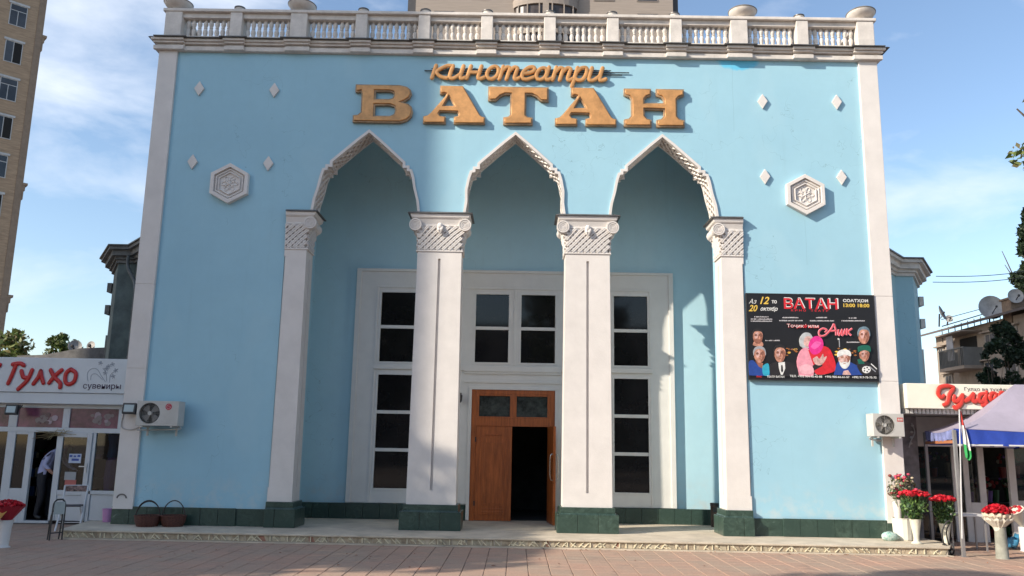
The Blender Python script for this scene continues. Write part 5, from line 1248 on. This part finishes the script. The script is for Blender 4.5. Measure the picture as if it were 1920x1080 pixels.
# ================================================================== PERSON in the left shop
def person():
    X = at(74, 970, LY+.3)[0]; Y = LY+.30
    J = {'pel': (0, 0, .93), 'w': (.03, 0, 1.08), 'ch': (.17, 0, 1.28), 'nk': (.29, 0, 1.42), 'hd': (.36, 0, 1.52), 'hd2': (.40, -.0, 1.60),
         'shL': (.18, -.17, 1.34), 'elL': (.10, -.24, 1.10), 'wrL': (.27, -.22, .95), 'haL': (.34, -.21, .93), 'shR': (.2, .17, 1.34), 'elR': (.30, .24, 1.12), 'wrR': (.45, .2, 1.02), 'haR': (.52, .19, 1.01),
         'hiL': (0, -.10, .88), 'knL': (.05, -.12, .48), 'anL': (-.02, -.13, .09), 'toL': (.12, -.14, .05), 'hiR': (0, .10, .88), 'knR': (.09, .11, .48), 'anR': (.08, .12, .09), 'toR': (.22, .12, .05)}
    Rr = {'pel': .15, 'w': .14, 'ch': .165, 'nk': .06, 'hd': .095, 'hd2': .085, 'shL': .07, 'elL': .05, 'wrL': .033, 'haL': .035, 'shR': .07, 'elR': .05, 'wrR': .033, 'haR': .035, 'hiL': .11, 'knL': .075, 'anL': .05, 'toL': .04, 'hiR': .11, 'knR': .075, 'anR': .05, 'toR': .04}
    E_ = [('pel', 'w'), ('w', 'ch'), ('ch', 'nk'), ('nk', 'hd'), ('hd', 'hd2'), ('ch', 'shL'), ('shL', 'elL'), ('elL', 'wrL'), ('wrL', 'haL'), ('ch', 'shR'), ('shR', 'elR'), ('elR', 'wrR'), ('wrR', 'haR'), ('pel', 'hiL'), ('hiL', 'knL'), ('knL', 'anL'), ('anL', 'toL'), ('pel', 'hiR'), ('hiR', 'knR'), ('knR', 'anR'), ('anR', 'toR')]
    # fingers
    for s, h_, dy in (('L', 'haL', -1), ('R', 'haR', 1)):
        base = Vector(J[h_])
        for k in range(4):
            a = f'f{s}{k}'; b = a+'b'; J[a] = tuple(base+Vector((.045, (k-1.5)*.018, -.005))); J[b] = tuple(base+Vector((.08-.006*abs(k-1.5), (k-1.5)*.022, -.03))); Rr[a] = .010; Rr[b] = .008; E_ += [(h_, a), (a, b)]
        a = f't{s}'; J[a] = tuple(base+Vector((.03, -dy*.045, .01))); Rr[a] = .010; E_.append((h_, a))
    keys = list(J); me = bpy.data.meshes.new('person'); me.from_pydata([J[k] for k in keys], [(keys.index(a), keys.index(b)) for a, b in E_], [])
    o = bpy.data.objects.new('tmp', me); COL.objects.link(o); sm = o.modifiers.new('s', 'SKIN')
    for i, k in enumerate(keys): sv = me.skin_vertices[0].data[i]; sv.radius = (Rr[k], Rr[k]); sv.use_root = (k == 'pel')
    o.modifiers.new('ss', 'SUBSURF').levels = 2
    m2 = bpy.data.meshes.new_from_object(o.evaluated_get(bpy.context.evaluated_depsgraph_get())); bpy.data.objects.remove(o)
    for m in (mat('lilac_shirt', (.46, .47, .68), .8, .1), mat('dark_trousers', (.02, .02, .025), .8), mat('skin', (.42, .22, .15), .5), mat('black_shoe', (.012, .012, .012), .4)): m2.materials.append(m)
    for p in m2.polygons:
        c = p.center; p.use_smooth = True
        arm = abs(c.y) > .17 and c.z < 1.03+.0 and c.x > .13
        head_ = c.x > .24 and c.z > 1.42 and abs(c.y) < .13
        p.material_index = 2 if (arm or head_) else (3 if c.z < .1 else (1 if c.z < .95 else 0))
    o = inst('person', m2, None, (X, Y, .03), label='person in a lilac shirt and dark trousers bending forward in the shop doorway', cat='person')
    q = MB(); q.ball((.375, 0, 1.60), .098, 12, 8, (1.05, .92, .9)); q.build('hair', mat('black_hair', (.015, .012, .012), .6), o, smooth=True)
    q = MB(); q.ball((.475, -.03, 1.575), .011, 6, 4); q.ball((.475, .03, 1.575), .011, 6, 4); q.build('eyes', mat('eye', (.05, .04, .04), .3), o)
    q = MB(); q.ball((.485, 0, 1.545), .016, 6, 5, (1.2, .7, 1)); q.ball((.47, 0, 1.51), .02, 6, 4, (.5, 1, .3)); q.build('nose_and_mouth', MATS['skin'], o)
    q = MB(); q.ball((.39, -.1, 1.55), .022, 6, 5, (.7, .4, 1.1)); q.ball((.39, .1, 1.55), .022, 6, 5, (.7, .4, 1.1)); q.build('ears', MATS['skin'], o)
person()

# ================================================================== HALL WINGS behind the façade
WD = wall_paint('hall_blue_paint', (.34, .54, .60), patch=False)
def wing(s):
    r = empty('hall_wing', (s*9.2, 4.5, 0), label='blue angular side wing with a heavy cornice behind the %s corner of the cinema' % ('right' if s > 0 else 'left'), cat='building', group='side wings of the hall')
    I = Matrix.Translation((-s*9.2, -4.5, 0))
    def WA(b, n, m, **k): o = b.build(n, m, **k); o.parent = r; o.matrix_parent_inverse = I; return o
    path = [(7.22, 2.0), (9.6, 4.95), (10.05, 4.95), (10.85, 6.4), (10.85, 18), (7.22, 18)]
    def off(d):
        P = [path[0]]+[ (p[0]+a*d, p[1]+b*d) for p, (a, b) in zip(path[1:4], ((.25, -1), (.35, -1.), (1, -.4)))]+[(10.85+d, 18), (7.22, 18)]
        P[0] = (7.22, 2.0-d); return [(s*x, y) for x, y in P]
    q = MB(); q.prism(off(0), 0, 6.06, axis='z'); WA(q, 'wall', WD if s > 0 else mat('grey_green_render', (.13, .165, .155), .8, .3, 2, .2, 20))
    zz = [(6.06, 6.14, .06), (6.142, 6.22, .12), (6.222, 6.36, .22), (6.362, 6.44, .32)]; q = MB()
    for z0, z1, d in zz: q.prism(off(d), z0, z1, axis='z')
    WA(q, 'wing_cornice', CREAM if s > 0 else mat('dark_grey_cornice', (.22, .215, .2), .8, .3, 3))  # left wing takes a darker grey cornice than the right
    q = MB(); q.prism(off(.37), 6.442, 6.475, axis='z'); WA(q, 'roof_edge', FLASH)
    # ornamental brackets on outer edge, window recess
    q = MB()
    for z in (5.55, 4.95): q.box(s*10.83 if s > 0 else -10.95, s*10.95 if s < 0 and False else (10.95 if s > 0 else -10.83), 6.3, 6.6, z, z+.25)
    q.box(*(sorted((s*10.84, s*10.92))), 6.45, 7.6, 1.9, 4.4); WA(q, 'window_moulding', CREAM if s > 0 else MATS['dark_grey_cornice'])
    # drain pipe
    q = MB(); X = s*9.62; q.tube(smooth_pts([(s*9.7, 4.7, 6.2), (s*9.68, 4.7, 5.9), (s*9.45, 4.62, 5.55), (s*9.35, 4.52, 5.3)], 4), .045, 8).tube([(s*9.35, 4.52, 5.35), (s*9.35, 4.52, .2)], .045, 8)
    for z in (4.8, 3.6, 2.4): q.tube([(s*9.35, 4.52, z), (s*9.35, 4.52, z+.06)], .06, 8)
    WA(q, 'drain_pipe', mat('pipe_grey', (.12, .13, .13), .5)) if s < 0 else None
wing(-1); wing(1)

# ================================================================== BACKGROUND BUILDINGS
BRK = mat('tan_brick', (.44, .32, .215), .85, .2, 1.2, .3, 20, stretch=(1, 1, 8)); BRK2 = mat('grey_beige_cladding', (.30, .255, .22), .85, .1, 1.5, .2, 10, stretch=(.3, .3, 6))
WF = mat('far_window_frame', (.55, .56, .56), .5); WG = mat('far_window_glass', (.05, .06, .075), .08, .4, .4); WGD = mat('far_window_open', (.01, .01, .01), .8)
def local(root, o): o.parent = root; return o
# left tower: face runs at 45 degrees, right corner at Y=50
TD = Vector((-.72, -.69, 0)).normalized(); tn = Vector((-TD.y, TD.x, 0)); 
if tn.y > 0: tn = -tn
ax_, az_ = at(88, 0, 50); p0 = Vector((ax_, 50, 0))
bx_, bz_ = at(0, 620, 50)
tw = empty('brick_tower_block', tuple(p0), label='tall tan brick apartment tower at the left edge of the view', cat='building'); tw.rotation_euler.z = math.atan2(-TD.y, -TD.x)
# local: x to the right along face (0 at corner, negative leftwards), y into building
MB().box(-24, 0, 0, 14, 0, 60).build('wall', BRK, tw)
q = MB(); q.box(-.5, 0.02, -.05, 0, 0, 60)
for z in (at(85, 68, 50)[1], at(45, 345, 50)[1], at(18, 555, 50)[1]): q.box(-.02, .35, -.1, .9, z-.1, z+.1).box(-.02, .2, -.06, .7, z-.55, z-.1).box(-.02, .12, -.05, .5, z-1.3, z-.55)
q.build('corner_band', mat('tower_edge', (.30, .23, .17), .85), tw)
R45 = Matrix.Rotation(-tw.rotation_euler.z, 3, 'Z')
def face_pt(px, py): p = hplane(px, py, p0, tn); l = R45 @ (p-p0); return l.x, l.z
wm = [((17, 9), (51, 49), 2, True), ((9, 75), (39, 116), 1, False), ((0, 145), (31, 189), 0, True), ((-10, 218), (21, 259), 1, False), ((-20, 290), (11, 329), 1, True), ((-30, 360), (3, 400), 0, False)]
l0 = face_pt(34, 30); l1 = face_pt(5, 238); 
fh = (l0[1]-l1[1])/3; wx = (l0[0]+l1[0])/2
wa, wb_ = face_pt(18, 28)[0], face_pt(51, 34)[0]; ww = wb_-wa; whh = fh*.58
for col in range(4):
    for k in range(-3, 14):
        zc = l0[1]-k*fh; xc = l0[0]-col*ww*2.3
        if zc < 2: continue
        f_ = MB().box(-ww/2, ww/2, -.04, .0, -whh/2, whh/2); f_.box(-ww/2-.12, ww/2+.12, -.1, 0, whh/2, whh/2+.18)
        fo = inst('window', f_.mesh('window', WF), tw, (xc, -.0, zc))
        big = (k % 2 == 0)
        q = MB(); t = ww*.05; mid = -ww*.02
        q.mi = 0; q.box(-ww/2+t, mid-t/2, -.05, -.041, -whh/2+t, whh/2*(.45 if big else 1)-t); q.mi = 1 if k % 2 else 0; q.box(mid+t/2, ww/2-t, -.05, -.041, -whh/2+t, whh/2*(.45 if big else 1)-t)
        if big: q.mi = 0; q.box(-ww/2+t, ww/2-t, -.05, -.041, whh/2*.45, whh/2-t)
        inst('pane', q.mesh('pane', [WG, WGD]), fo)
# tower behind the middle
CY = 62.
ct = empty('clad_tower_block', (1, CY, 0), label='grey beige apartment tower rising behind the middle of the roof balustrade', cat='building')
xa = at(763, 25, CY)[0]; xb = at(1273, 25, CY)[0]; xa2 = at(779, 25, CY)[0]; xb2 = at(1262, 25, CY)[0]
def CA(b, n, m, **k): o = b.build(n, m, **k); o.parent = ct; o.matrix_parent_inverse = Matrix.Translation((-1, -CY, 0)); return o
CA(MB().box(xa2, xb2, CY, CY+14, 0, 62), 'wall', BRK2); DKT = mat('dark_tower_edge', (.05, .05, .055), .6); CA(MB().box(xa, xa2, CY+.4, CY+10, 0, 61.8).box(xb2, xb, CY+.4, CY+10, 0, 61.8), 'dark_edge', DKT)
z_w = at(832, 25, CY)[1]; 
def cw(px0, px1, z0, z1, n='window'):
    a = at(px0, 25, CY)[0]; b = at(px1, 25, CY)[0]; o = CA(MB().box(a-.1, b+.1, CY-.05, CY-.001, z0-.1, z1+.1), n, mat('tower_window_rim', (.2, .17, .15), .8)); p = MB().box(a, b, CY-.06, CY-.051, z0, z1).build('pane', WG, o)
zt_ = at(832, 22, CY)[1]; zt1 = at(1210, 27, CY)[1]
for k in range(-2, 7):
    cw(815, 850, zt_-1.6+k*3.1, zt_+k*3.1); cw(1196, 1232, zt_-1.6+k*3.1, zt_+k*3.1); cw(1115, 1150, zt_-1.6+k*3.1, zt_+k*3.1) if k else None; cw(885, 915, zt_-1.6+k*3.1, zt_+k*3.1) if k else None
xc = (at(965, 20, CY)[0]+at(1080, 20, CY)[0])/2; Rb = (at(1080, 20, CY)[0]-at(958, 20, CY)[0])/2
for k in range(-2, 6):
    z0 = at(1020, 10, CY)[1]+k*3.1
    q = MB(); n = 16; arc = [(xc+Rb*math.cos(PI+PI*j/n), CY+1.5*math.sin(PI+PI*j/n)) for j in range(n+1)]
    q.prism(arc, z0-.55, z0+.35, axis='z'); CA(q, 'balcony', BRK2)
    q = MB(); arc2 = [(xc+(Rb-.15)*math.cos(PI+PI*j/n), CY+1.3*math.sin(PI+PI*j/n)) for j in range(n+1)]; q.prism(arc2, z0-2.7, z0-.56, axis='z'); CA(q, 'balcony_glass', mat('balcony_glazing', (.07, .055, .05), .3, .4, 1.))
    q = MB(); 
    for j in range(1, n, 2): q.box(arc[j][0]-.06, arc[j][0]+.06, arc[j][1]-.02, arc[j][1]+.1, z0-2.75, z0-.5)
    q.box(xc-.3, xc+.3, CY-1.52, CY-1.3, z0-2.75, z0-.5); CA(q, 'balcony_mullions', BRK2)
# right apartment house: wall faces left, recedes
AX = 25.7; ab = empty('old_apartment_house', (AX, 25, 0), label='brown three-storey apartment house with satellite dishes at the right edge', cat='building')
def AA(b, n, m, **k): o = b.build(n, m, **k); o.parent = ab; o.matrix_parent_inverse = Matrix.Translation((-AX, -25, 0)); return o
AZ = 8.75; PLA = mat('aged_brown_plaster', (.33, .27, .22), .9, .25, .8, .3, 8)
AA(MB().box(AX, AX+11, 12, 35.2, 0, AZ), 'wall', PLA); 
q = MB(); q.add([(AX-.7, 11.5, AZ), (AX-.7, 35.7, AZ), (AX+5.5, 35.2, AZ+1.7), (AX+5.5, 12, AZ+1.7), (AX-.7, 11.5, AZ+.12), (AX-.7, 35.7, AZ+.12), (AX+5.5, 35.2, AZ+1.85), (AX+5.5, 12, AZ+1.85), (AX+11.7, 11.5, AZ), (AX+11.7, 35.7, AZ), (AX+11.7, 11.5, AZ+.12), (AX+11.7, 35.7, AZ+.12)],
    [(0, 1, 2, 3), (4, 5, 6, 7), (0, 1, 5, 4), (8, 9, 2, 3), (10, 11, 6, 7), (8, 9, 11, 10), (1, 2, 6, 5), (0, 3, 7, 4), (2, 9, 11, 6), (3, 8, 10, 7)]); AA(q, 'roof', mat('slate_roof', (.12, .10, .095), .8, .2, 3))
def apw(px0, py0, px1, py1, open_=False):
    ya, za = hx(px0, (py0+py1)/2, AX); yb, zb_ = hx(px1, (py0+py1)/2, AX); y0, y1 = sorted((ya, yb)); xm = (px0+px1)/2; z1 = hx(xm, py0, AX)[1]; z0 = hx(xm, py1, AX)[1]
    o = AA(MB().box(AX-.06, AX-.001, y0-.12, y1+.12, z0-.1, z1+.1), 'window', mat('old_window_frame', (.3, .27, .24), .7)); n = 2
    for k in range(n): MB().box(AX-.075, AX-.061, y0+(y1-y0)*k/n+.04, y0+(y1-y0)*(k+1)/n-.04, z0, z1).build('pane', WG, o)
    MB().box(AX-.25, AX, y0-.3, y1+.3, z1+.12, z1+.2).build('hood', PLA, o)
for r4 in ((1850, 627, 1867, 650), (1887, 616, 1907, 650), (1777, 650, 1786, 678), (1850, 680, 1866, 706), (1888, 678, 1908, 712), (1763, 655, 1770, 680), (1776, 705, 1786, 730)): apw(*r4)
ya, za = hx(1800, 640, AX); yb, zb_ = hx(1832, 640, AX); y0, y1 = sorted((ya, yb)); zf = hx(1815, 690, AX)[1]; ztp = hx(1815, 633, AX)[1]
bl = AA(MB().box(AX-1.1, AX, y0-.5, y1+.4, zf-.18, zf), 'balcony', PLA); MB().box(AX-.02, AX-.001, y0, y1, zf, ztp).build('balcony_door', WGD, bl); q = MB()
for k in range(18): yy = y0-.45+(y1-y0+.8)*k/17; q.box(AX-1.08, AX-1.05, yy-.02, yy+.02, zf, zf+.95)
q.box(AX-1.1, AX-1.03, y0-.5, y1+.4, zf+.95, zf+1.02).box(AX-1.09, AX, y1+.36, y1+.39, zf, zf+1).box(AX-1.09, AX, y0-.49, y0-.46, zf, zf+1); q.build('railing', mat('rail_grey', (.16, .16, .15), .7), bl)
MB().box(AX-1.2, AX, y0-.6, y1+.5, ztp+.15, ztp+.22).build('balcony_hood', PLA, bl); MB().box(AX-.9, AX-.86, y0+.9, y0+1.6, zf+.4, zf+1.8).build('hanging_cloth', mat('pale_cloth', (.4, .4, .42), .8), bl)
DISH = mat('dish_grey', (.38, .36, .34), .6, .2, 3)
def dish(px, py, rpx, Y, label, tilt=(.5, 0, -.2), m=DISH, zbase=None, sc=1.):
    X, Z = at(px, py, Y); R_ = rpx/F_PX*(Y+15.8)
    r = empty('satellite_dish', (X, Y, Z), label=label, cat='satellite dish', group='satellite dishes on the roofs')
    q = MB(); q.lathe([(.001, .0), (R_*.4, R_*.05), (R_*.75, R_*.16), (R_, R_*.3), (R_*.98, R_*.31), (R_*.72, R_*.19), (R_*.38, R_*.09), (.002, .04)], n=24)
    d = q.build('reflector', m, r, smooth=True); d.rotation_euler = (PI/2+tilt[0]-.6, tilt[1], tilt[2])
    q = MB(); q.tube([(0, .1, 0), (0, .25, -R_*1.6)], .05*sc, 6); q.tube([(0, 0, -R_*.6), (0, -R_*.9, 0)], .025, 5); q.ball((0, -R_*.9, 0), .07, 6, 5); q.build('mast', IRON, r)
dish(1857, 578, 23, 30, 'largest pale satellite dish, on the brown house roof by the chimney')
dish(1763, 588, 15, 33, 'grey satellite dish turned edge-on at the far end of the brown roof', (.2, -.5, 1.1), mat('dish_dark', (.16, .16, .16), .6))
dish(1779, 598, 7, 34, 'smallest round dish beside the edge-on one on the brown roof')
dish(1903, 556, 14, 27, 'pale satellite dish on top of the chimney at the right edge')
yy, zz = 27.5, 0; X, Z = at(1899, 572, 27.5); MB().box(X-.35, X+.35, 27.1, 27.9, Z-1.2, Z+.25).box(X-.42, X+.42, 27.0, 28.0, Z+.251, Z+.35).build('chimney', mat('chimney_brick', (.24, .17, .12), .9, .3, 5), label='square brown brick chimney on the roof at the right edge', cat='chimney')
q = MB(); 
for px in range(1766, 1880, 12): X, Z = at(px, 632-(px-1755)*.32-12, 33); q.tube([(X, 33, Z), (X, 33, Z-.8)], .03, 4)
a = at(1766, 612, 33); b = at(1880, 578, 33); q.tube([(a[0], 33, a[1]), (b[0], 33, b[1])], .03, 4); q.tube([(a[0]+.0, 33, a[1]+.4), (b[0], 33, b[1]+.3)], .02, 4); q.build('roof_railing', IRON, label='thin wire railing along the brown apartment roof', cat='railing')
# low buildings and dishes left
X0, Z0 = at(48, 668, 15); X1, Z1 = at(200, 660, 15)
lh = empty('low_house', (X0, 15, 0), label='low grey roofed house just above the souvenir shop sign', cat='building')
o = MB().box(X0, X1+2, 15, 22, 0, Z0-.1).build('wall', PLA); o.parent = lh; o.matrix_parent_inverse = Matrix.Translation((-X0, -15, 0))
o = MB().prism([(X0-.2, Z0-.1), (X1+2, Z0-.1), (X1+2, Z1+.25), ((X0+X1)/2+.6, Z1+.1), (X0+.8, Z0+.05), (X0-.2, Z0)], 14.8, 22).build('roof', mat('grey_roof_sheet', (.16, .155, .15), .7, .3, 4)); o.parent = lh; o.matrix_parent_inverse = Matrix.Translation((-X0, -15, 0))
dish(141, 650, 12, 15.5, 'grey dish tilted in front of the small tree above the souvenir shop', (.4, .4, .3)); dish(172, 649, 9, 15.5, 'small round dish nearest the dark hall wing above the souvenir shop')
# ================================================================== TREES
LG = [mat('leaf_a', (.06, .10, .022), .55, .5, 2), mat('leaf_b', (.035, .07, .015), .55, .5, 2), mat('leaf_c', (.10, .13, .03), .55, .5, 2)]
LD = [mat('leaf_d', (.018, .04, .018), .6, .5, 2), mat('leaf_e', (.03, .055, .022), .6, .5, 2)]
LY_ = [mat('leaf_f', (.24, .28, .09), .55, .5, 2), mat('leaf_g', (.13, .19, .05), .55, .5, 2), mat('leaf_h', (.30, .26, .12), .6, .5, 2)]
BARK = mat('bark', (.09, .065, .045), .9, .4, 8, .6, 20)
for m in LG+LD+LY_: translucent(m, .3)
def tree(x, y, h, R_, n, size, label, mats=LG, seed=1, trunk_h=None, tall=1., blobs=16, density=.34, limbs=7, kind='tree', name='tree', z0=0):
    r = empty(name, (x, y, z0), label=label, cat=kind)
    rs_ = random.Random(seed); th = trunk_h or h*.4; q = MB()
    q.tube(smooth_pts([(0, 0, 0), (rs_.uniform(-.1, .1), 0, th*.5), (rs_.uniform(-.2, .2), rs_.uniform(-.2, .2), th), (0, 0, h*.8)], 4), [R_*.09*(1-.8*k/12) for k in range(13)], 8)
    zc = (th+h)/2; rz = (h-th)/2*1.1; ch = []
    for k in range(limbs):
        a = 2*PI*k/limbs+rs_.random(); d = R_*.75; q.tube(smooth_pts([(0, 0, th*.8+k*.1), (d*.5*math.cos(a), d*.5*math.sin(a), zc-.1*rz), (d*math.cos(a), d*math.sin(a), zc+rs_.uniform(-.1, .6)*rz)], 3), [R_*.04*(1-.8*j/6) for j in range(7)], 5)
    q.build('trunk', BARK, r)
    for k in range(blobs):
        a = rs_.uniform(0, 2*PI); e = rs_.uniform(-1, 1); rr = R_*.72*math.sqrt(1-e*e)*rs_.uniform(.45, 1.)*((1.15-.62*(e+1)/2) if tall > 1.45 else 1); c = (rr*math.cos(a), rr*math.sin(a), zc+e*rz*.8); br = R_*density*rs_.uniform(.7, 1.25)
        ch.append(leafmesh(n//blobs, c, (br, br, br*.8*tall), size, None, seed*100+k))
    leaves_obj(ch, 'crown', mats, r); return r
X, Z = at(1903, 470, 48); tree(X+1.6, 48, at(1903, 392, 48)[1]+.6, 3.0, 15000, .22, 'tall dark narrow tree at the right edge above the brown roof', LD, 4, 7, 1.5, 110, .17, name='tall_tree')
X, Z = at(1885, 640, 19); tree(X, 19, at(1870, 595, 19)[1], 1.25, 6000, .10, 'dark climbing tree in front of the brown apartment house', LD, 8, 2.2, 1.3, 60, .2, name='leafy_tree')
X, Z = at(1850, 690, 19); tree(X-.1, 18.5, at(1850, 640, 19)[1], .8, 2200, .09, 'small shrubby tree left of the dark climbing tree by the brown house', LD, 9, 2.0, 1.3, 30, .22, name='leafy_tree')
X, Z = at(2040, 230, 3.); tree(X+.42, 3., 11.3, 2.35, 5200, .10, 'leafy tree whose branch tips reach in at the upper right edge', LY_, 15, 6.5, 1., 60, .17, name='near_tree')
X, Z = at(18, 640, 20); tree(X, 20, at(18, 632, 20)[1]+.3, 1.7, 2600, .13, 'pale yellowish tree behind the shop sign at the far left', LY_, 16, 3, 1., 40, .2, name='small_tree')
X, Z = at(118, 650, 20); tree(X, 20, at(118, 630, 20)[1]+.15, 1.2, 3400, .10, 'round green tree behind the dishes above the souvenir shop', [LG[0], LG[2], LY_[1]], 17, 3, 1., 40, .22, name='small_tree')
# the square's plane trees that stand left of the camera and dapple the paving
tree(-23.4, -9.6, 14.2, 3.3, 9000, .17, 'plane tree on the square, out of frame to the left, farther one', LG, 31, 6, 1., 24, .27, name='plane_tree')
tree(-27.2, -11.8, 13.2, 4.0, 15000, .17, 'plane tree on the square, out of frame to the left, wider crown', LG, 32, 5, 1., 34, .27, name='plane_tree')
tree(-20.6, -11.2, 12.2, 3.1, 9000, .15, 'plane tree on the square, out of frame to the left, nearest the steps', LG, 34, 6.8, 1., 30, .26, name='plane_tree')
tree(-25.2, -12.4, 12.4, 3.3, 15000, .15, 'plane tree on the square, out of frame to the left, with a low dense crown', LG, 35, 6.0, 1., 34, .3, name='plane_tree')
tree(-13.2, -13.6, 11.9, 1.9, 4200, .13, 'small plane tree on the square, out of frame just left of the viewer', LG, 36, 8.4, 1., 22, .28, name='plane_tree')
# the high block across the street on the left whose shade covers the left of the façade
hb_ = empty('high_block', (-31.5, -15.0, 0), label='high apartment block out of frame to the left of the square', cat='building')
o = MB().box(-20, 0, 0, 12, 0, 50).build('wall', BRK, hb_)
q = MB()
for k in range(14):
    for j in range(3): q.box(0, .08, 1.4+j*3.6, 3.0+j*3.6, 2+k*3.3, 3.6+k*3.3)
q.build('windows', WG, hb_, kind='stuff')
# buildings opposite, behind the camera (they show in the window glass)
ob = empty('opposite_block', (0, -52, 0), label='long apartment block across the square behind the viewer', cat='building')
MB().box(-34, 40, -14, 0, 0, 12).build('wall', BRK2, ob); q = MB()
for k in range(3):
    for j in range(18): q.box(-32+j*4, -30.3+j*4, 0, .08, 2+k*3.4, 3.7+k*3.4)
q.build('windows', WG, ob, kind='stuff')
tree(-9, -33, 13, 4.5, 7000, .28, 'broad tree on the far side of the square behind the viewer, west one', LG, 41, 4, 1., 24, .33, name='square_tree')
tree(4, -36, 14, 5, 7000, .28, 'broad tree on the far side of the square behind the viewer, middle one', LG, 42, 4, 1., 24, .33, name='square_tree')
tree(17, -34, 12, 4.5, 7000, .28, 'broad tree on the far side of the square behind the viewer, east one', LG, 43, 4, 1., 24, .33, name='square_tree')
# overhead wires at right
q = MB()
for (a, b), (c, d) in (((1763, 517), (1885, 506)), ((1757, 528), (1885, 517))):
    X0, Z0 = at(a-8, b+1, 12); X1, Z1 = at(c+90, d-6, 12); q.tube([(X0+(X1-X0)*t, 12, Z0+(Z1-Z0)*t-.12*math.sin(PI*t)) for t in [k/10 for k in range(11)]], .012, 4)
q.build('overhead_wires', IRON, label='two thin overhead wires from the right wing towards the dark tree', cat='wire')
# dry leaves on the paving
random.seed(77); q = MB()
for k in range(70):
    x = random.uniform(-6, 7.5); y = random.choice((-1.4, -1.45, random.uniform(-4.2, -1.4))) if x > 0 else random.uniform(-4.2, -1.3); s_ = random.uniform(.015, .035); a = random.random()*6; z = .012
    q.add([(x, y, z), (x+s_*math.cos(a), y+s_*math.sin(a), z+.012), (x+s_*1.6*math.cos(a+.5), y+s_*1.6*math.sin(a+.5), z+.004), (x+s_*math.cos(a+1.1), y+s_*math.sin(a+1.1), z+.01)], [(0, 1, 2, 3)])
q.build('fallen_leaves', mat('dry_leaf', (.30, .10, .04), .8, .5, 30), label='scattered dry leaves on the paving along the step', cat='leaves', kind='stuff', fix=False)
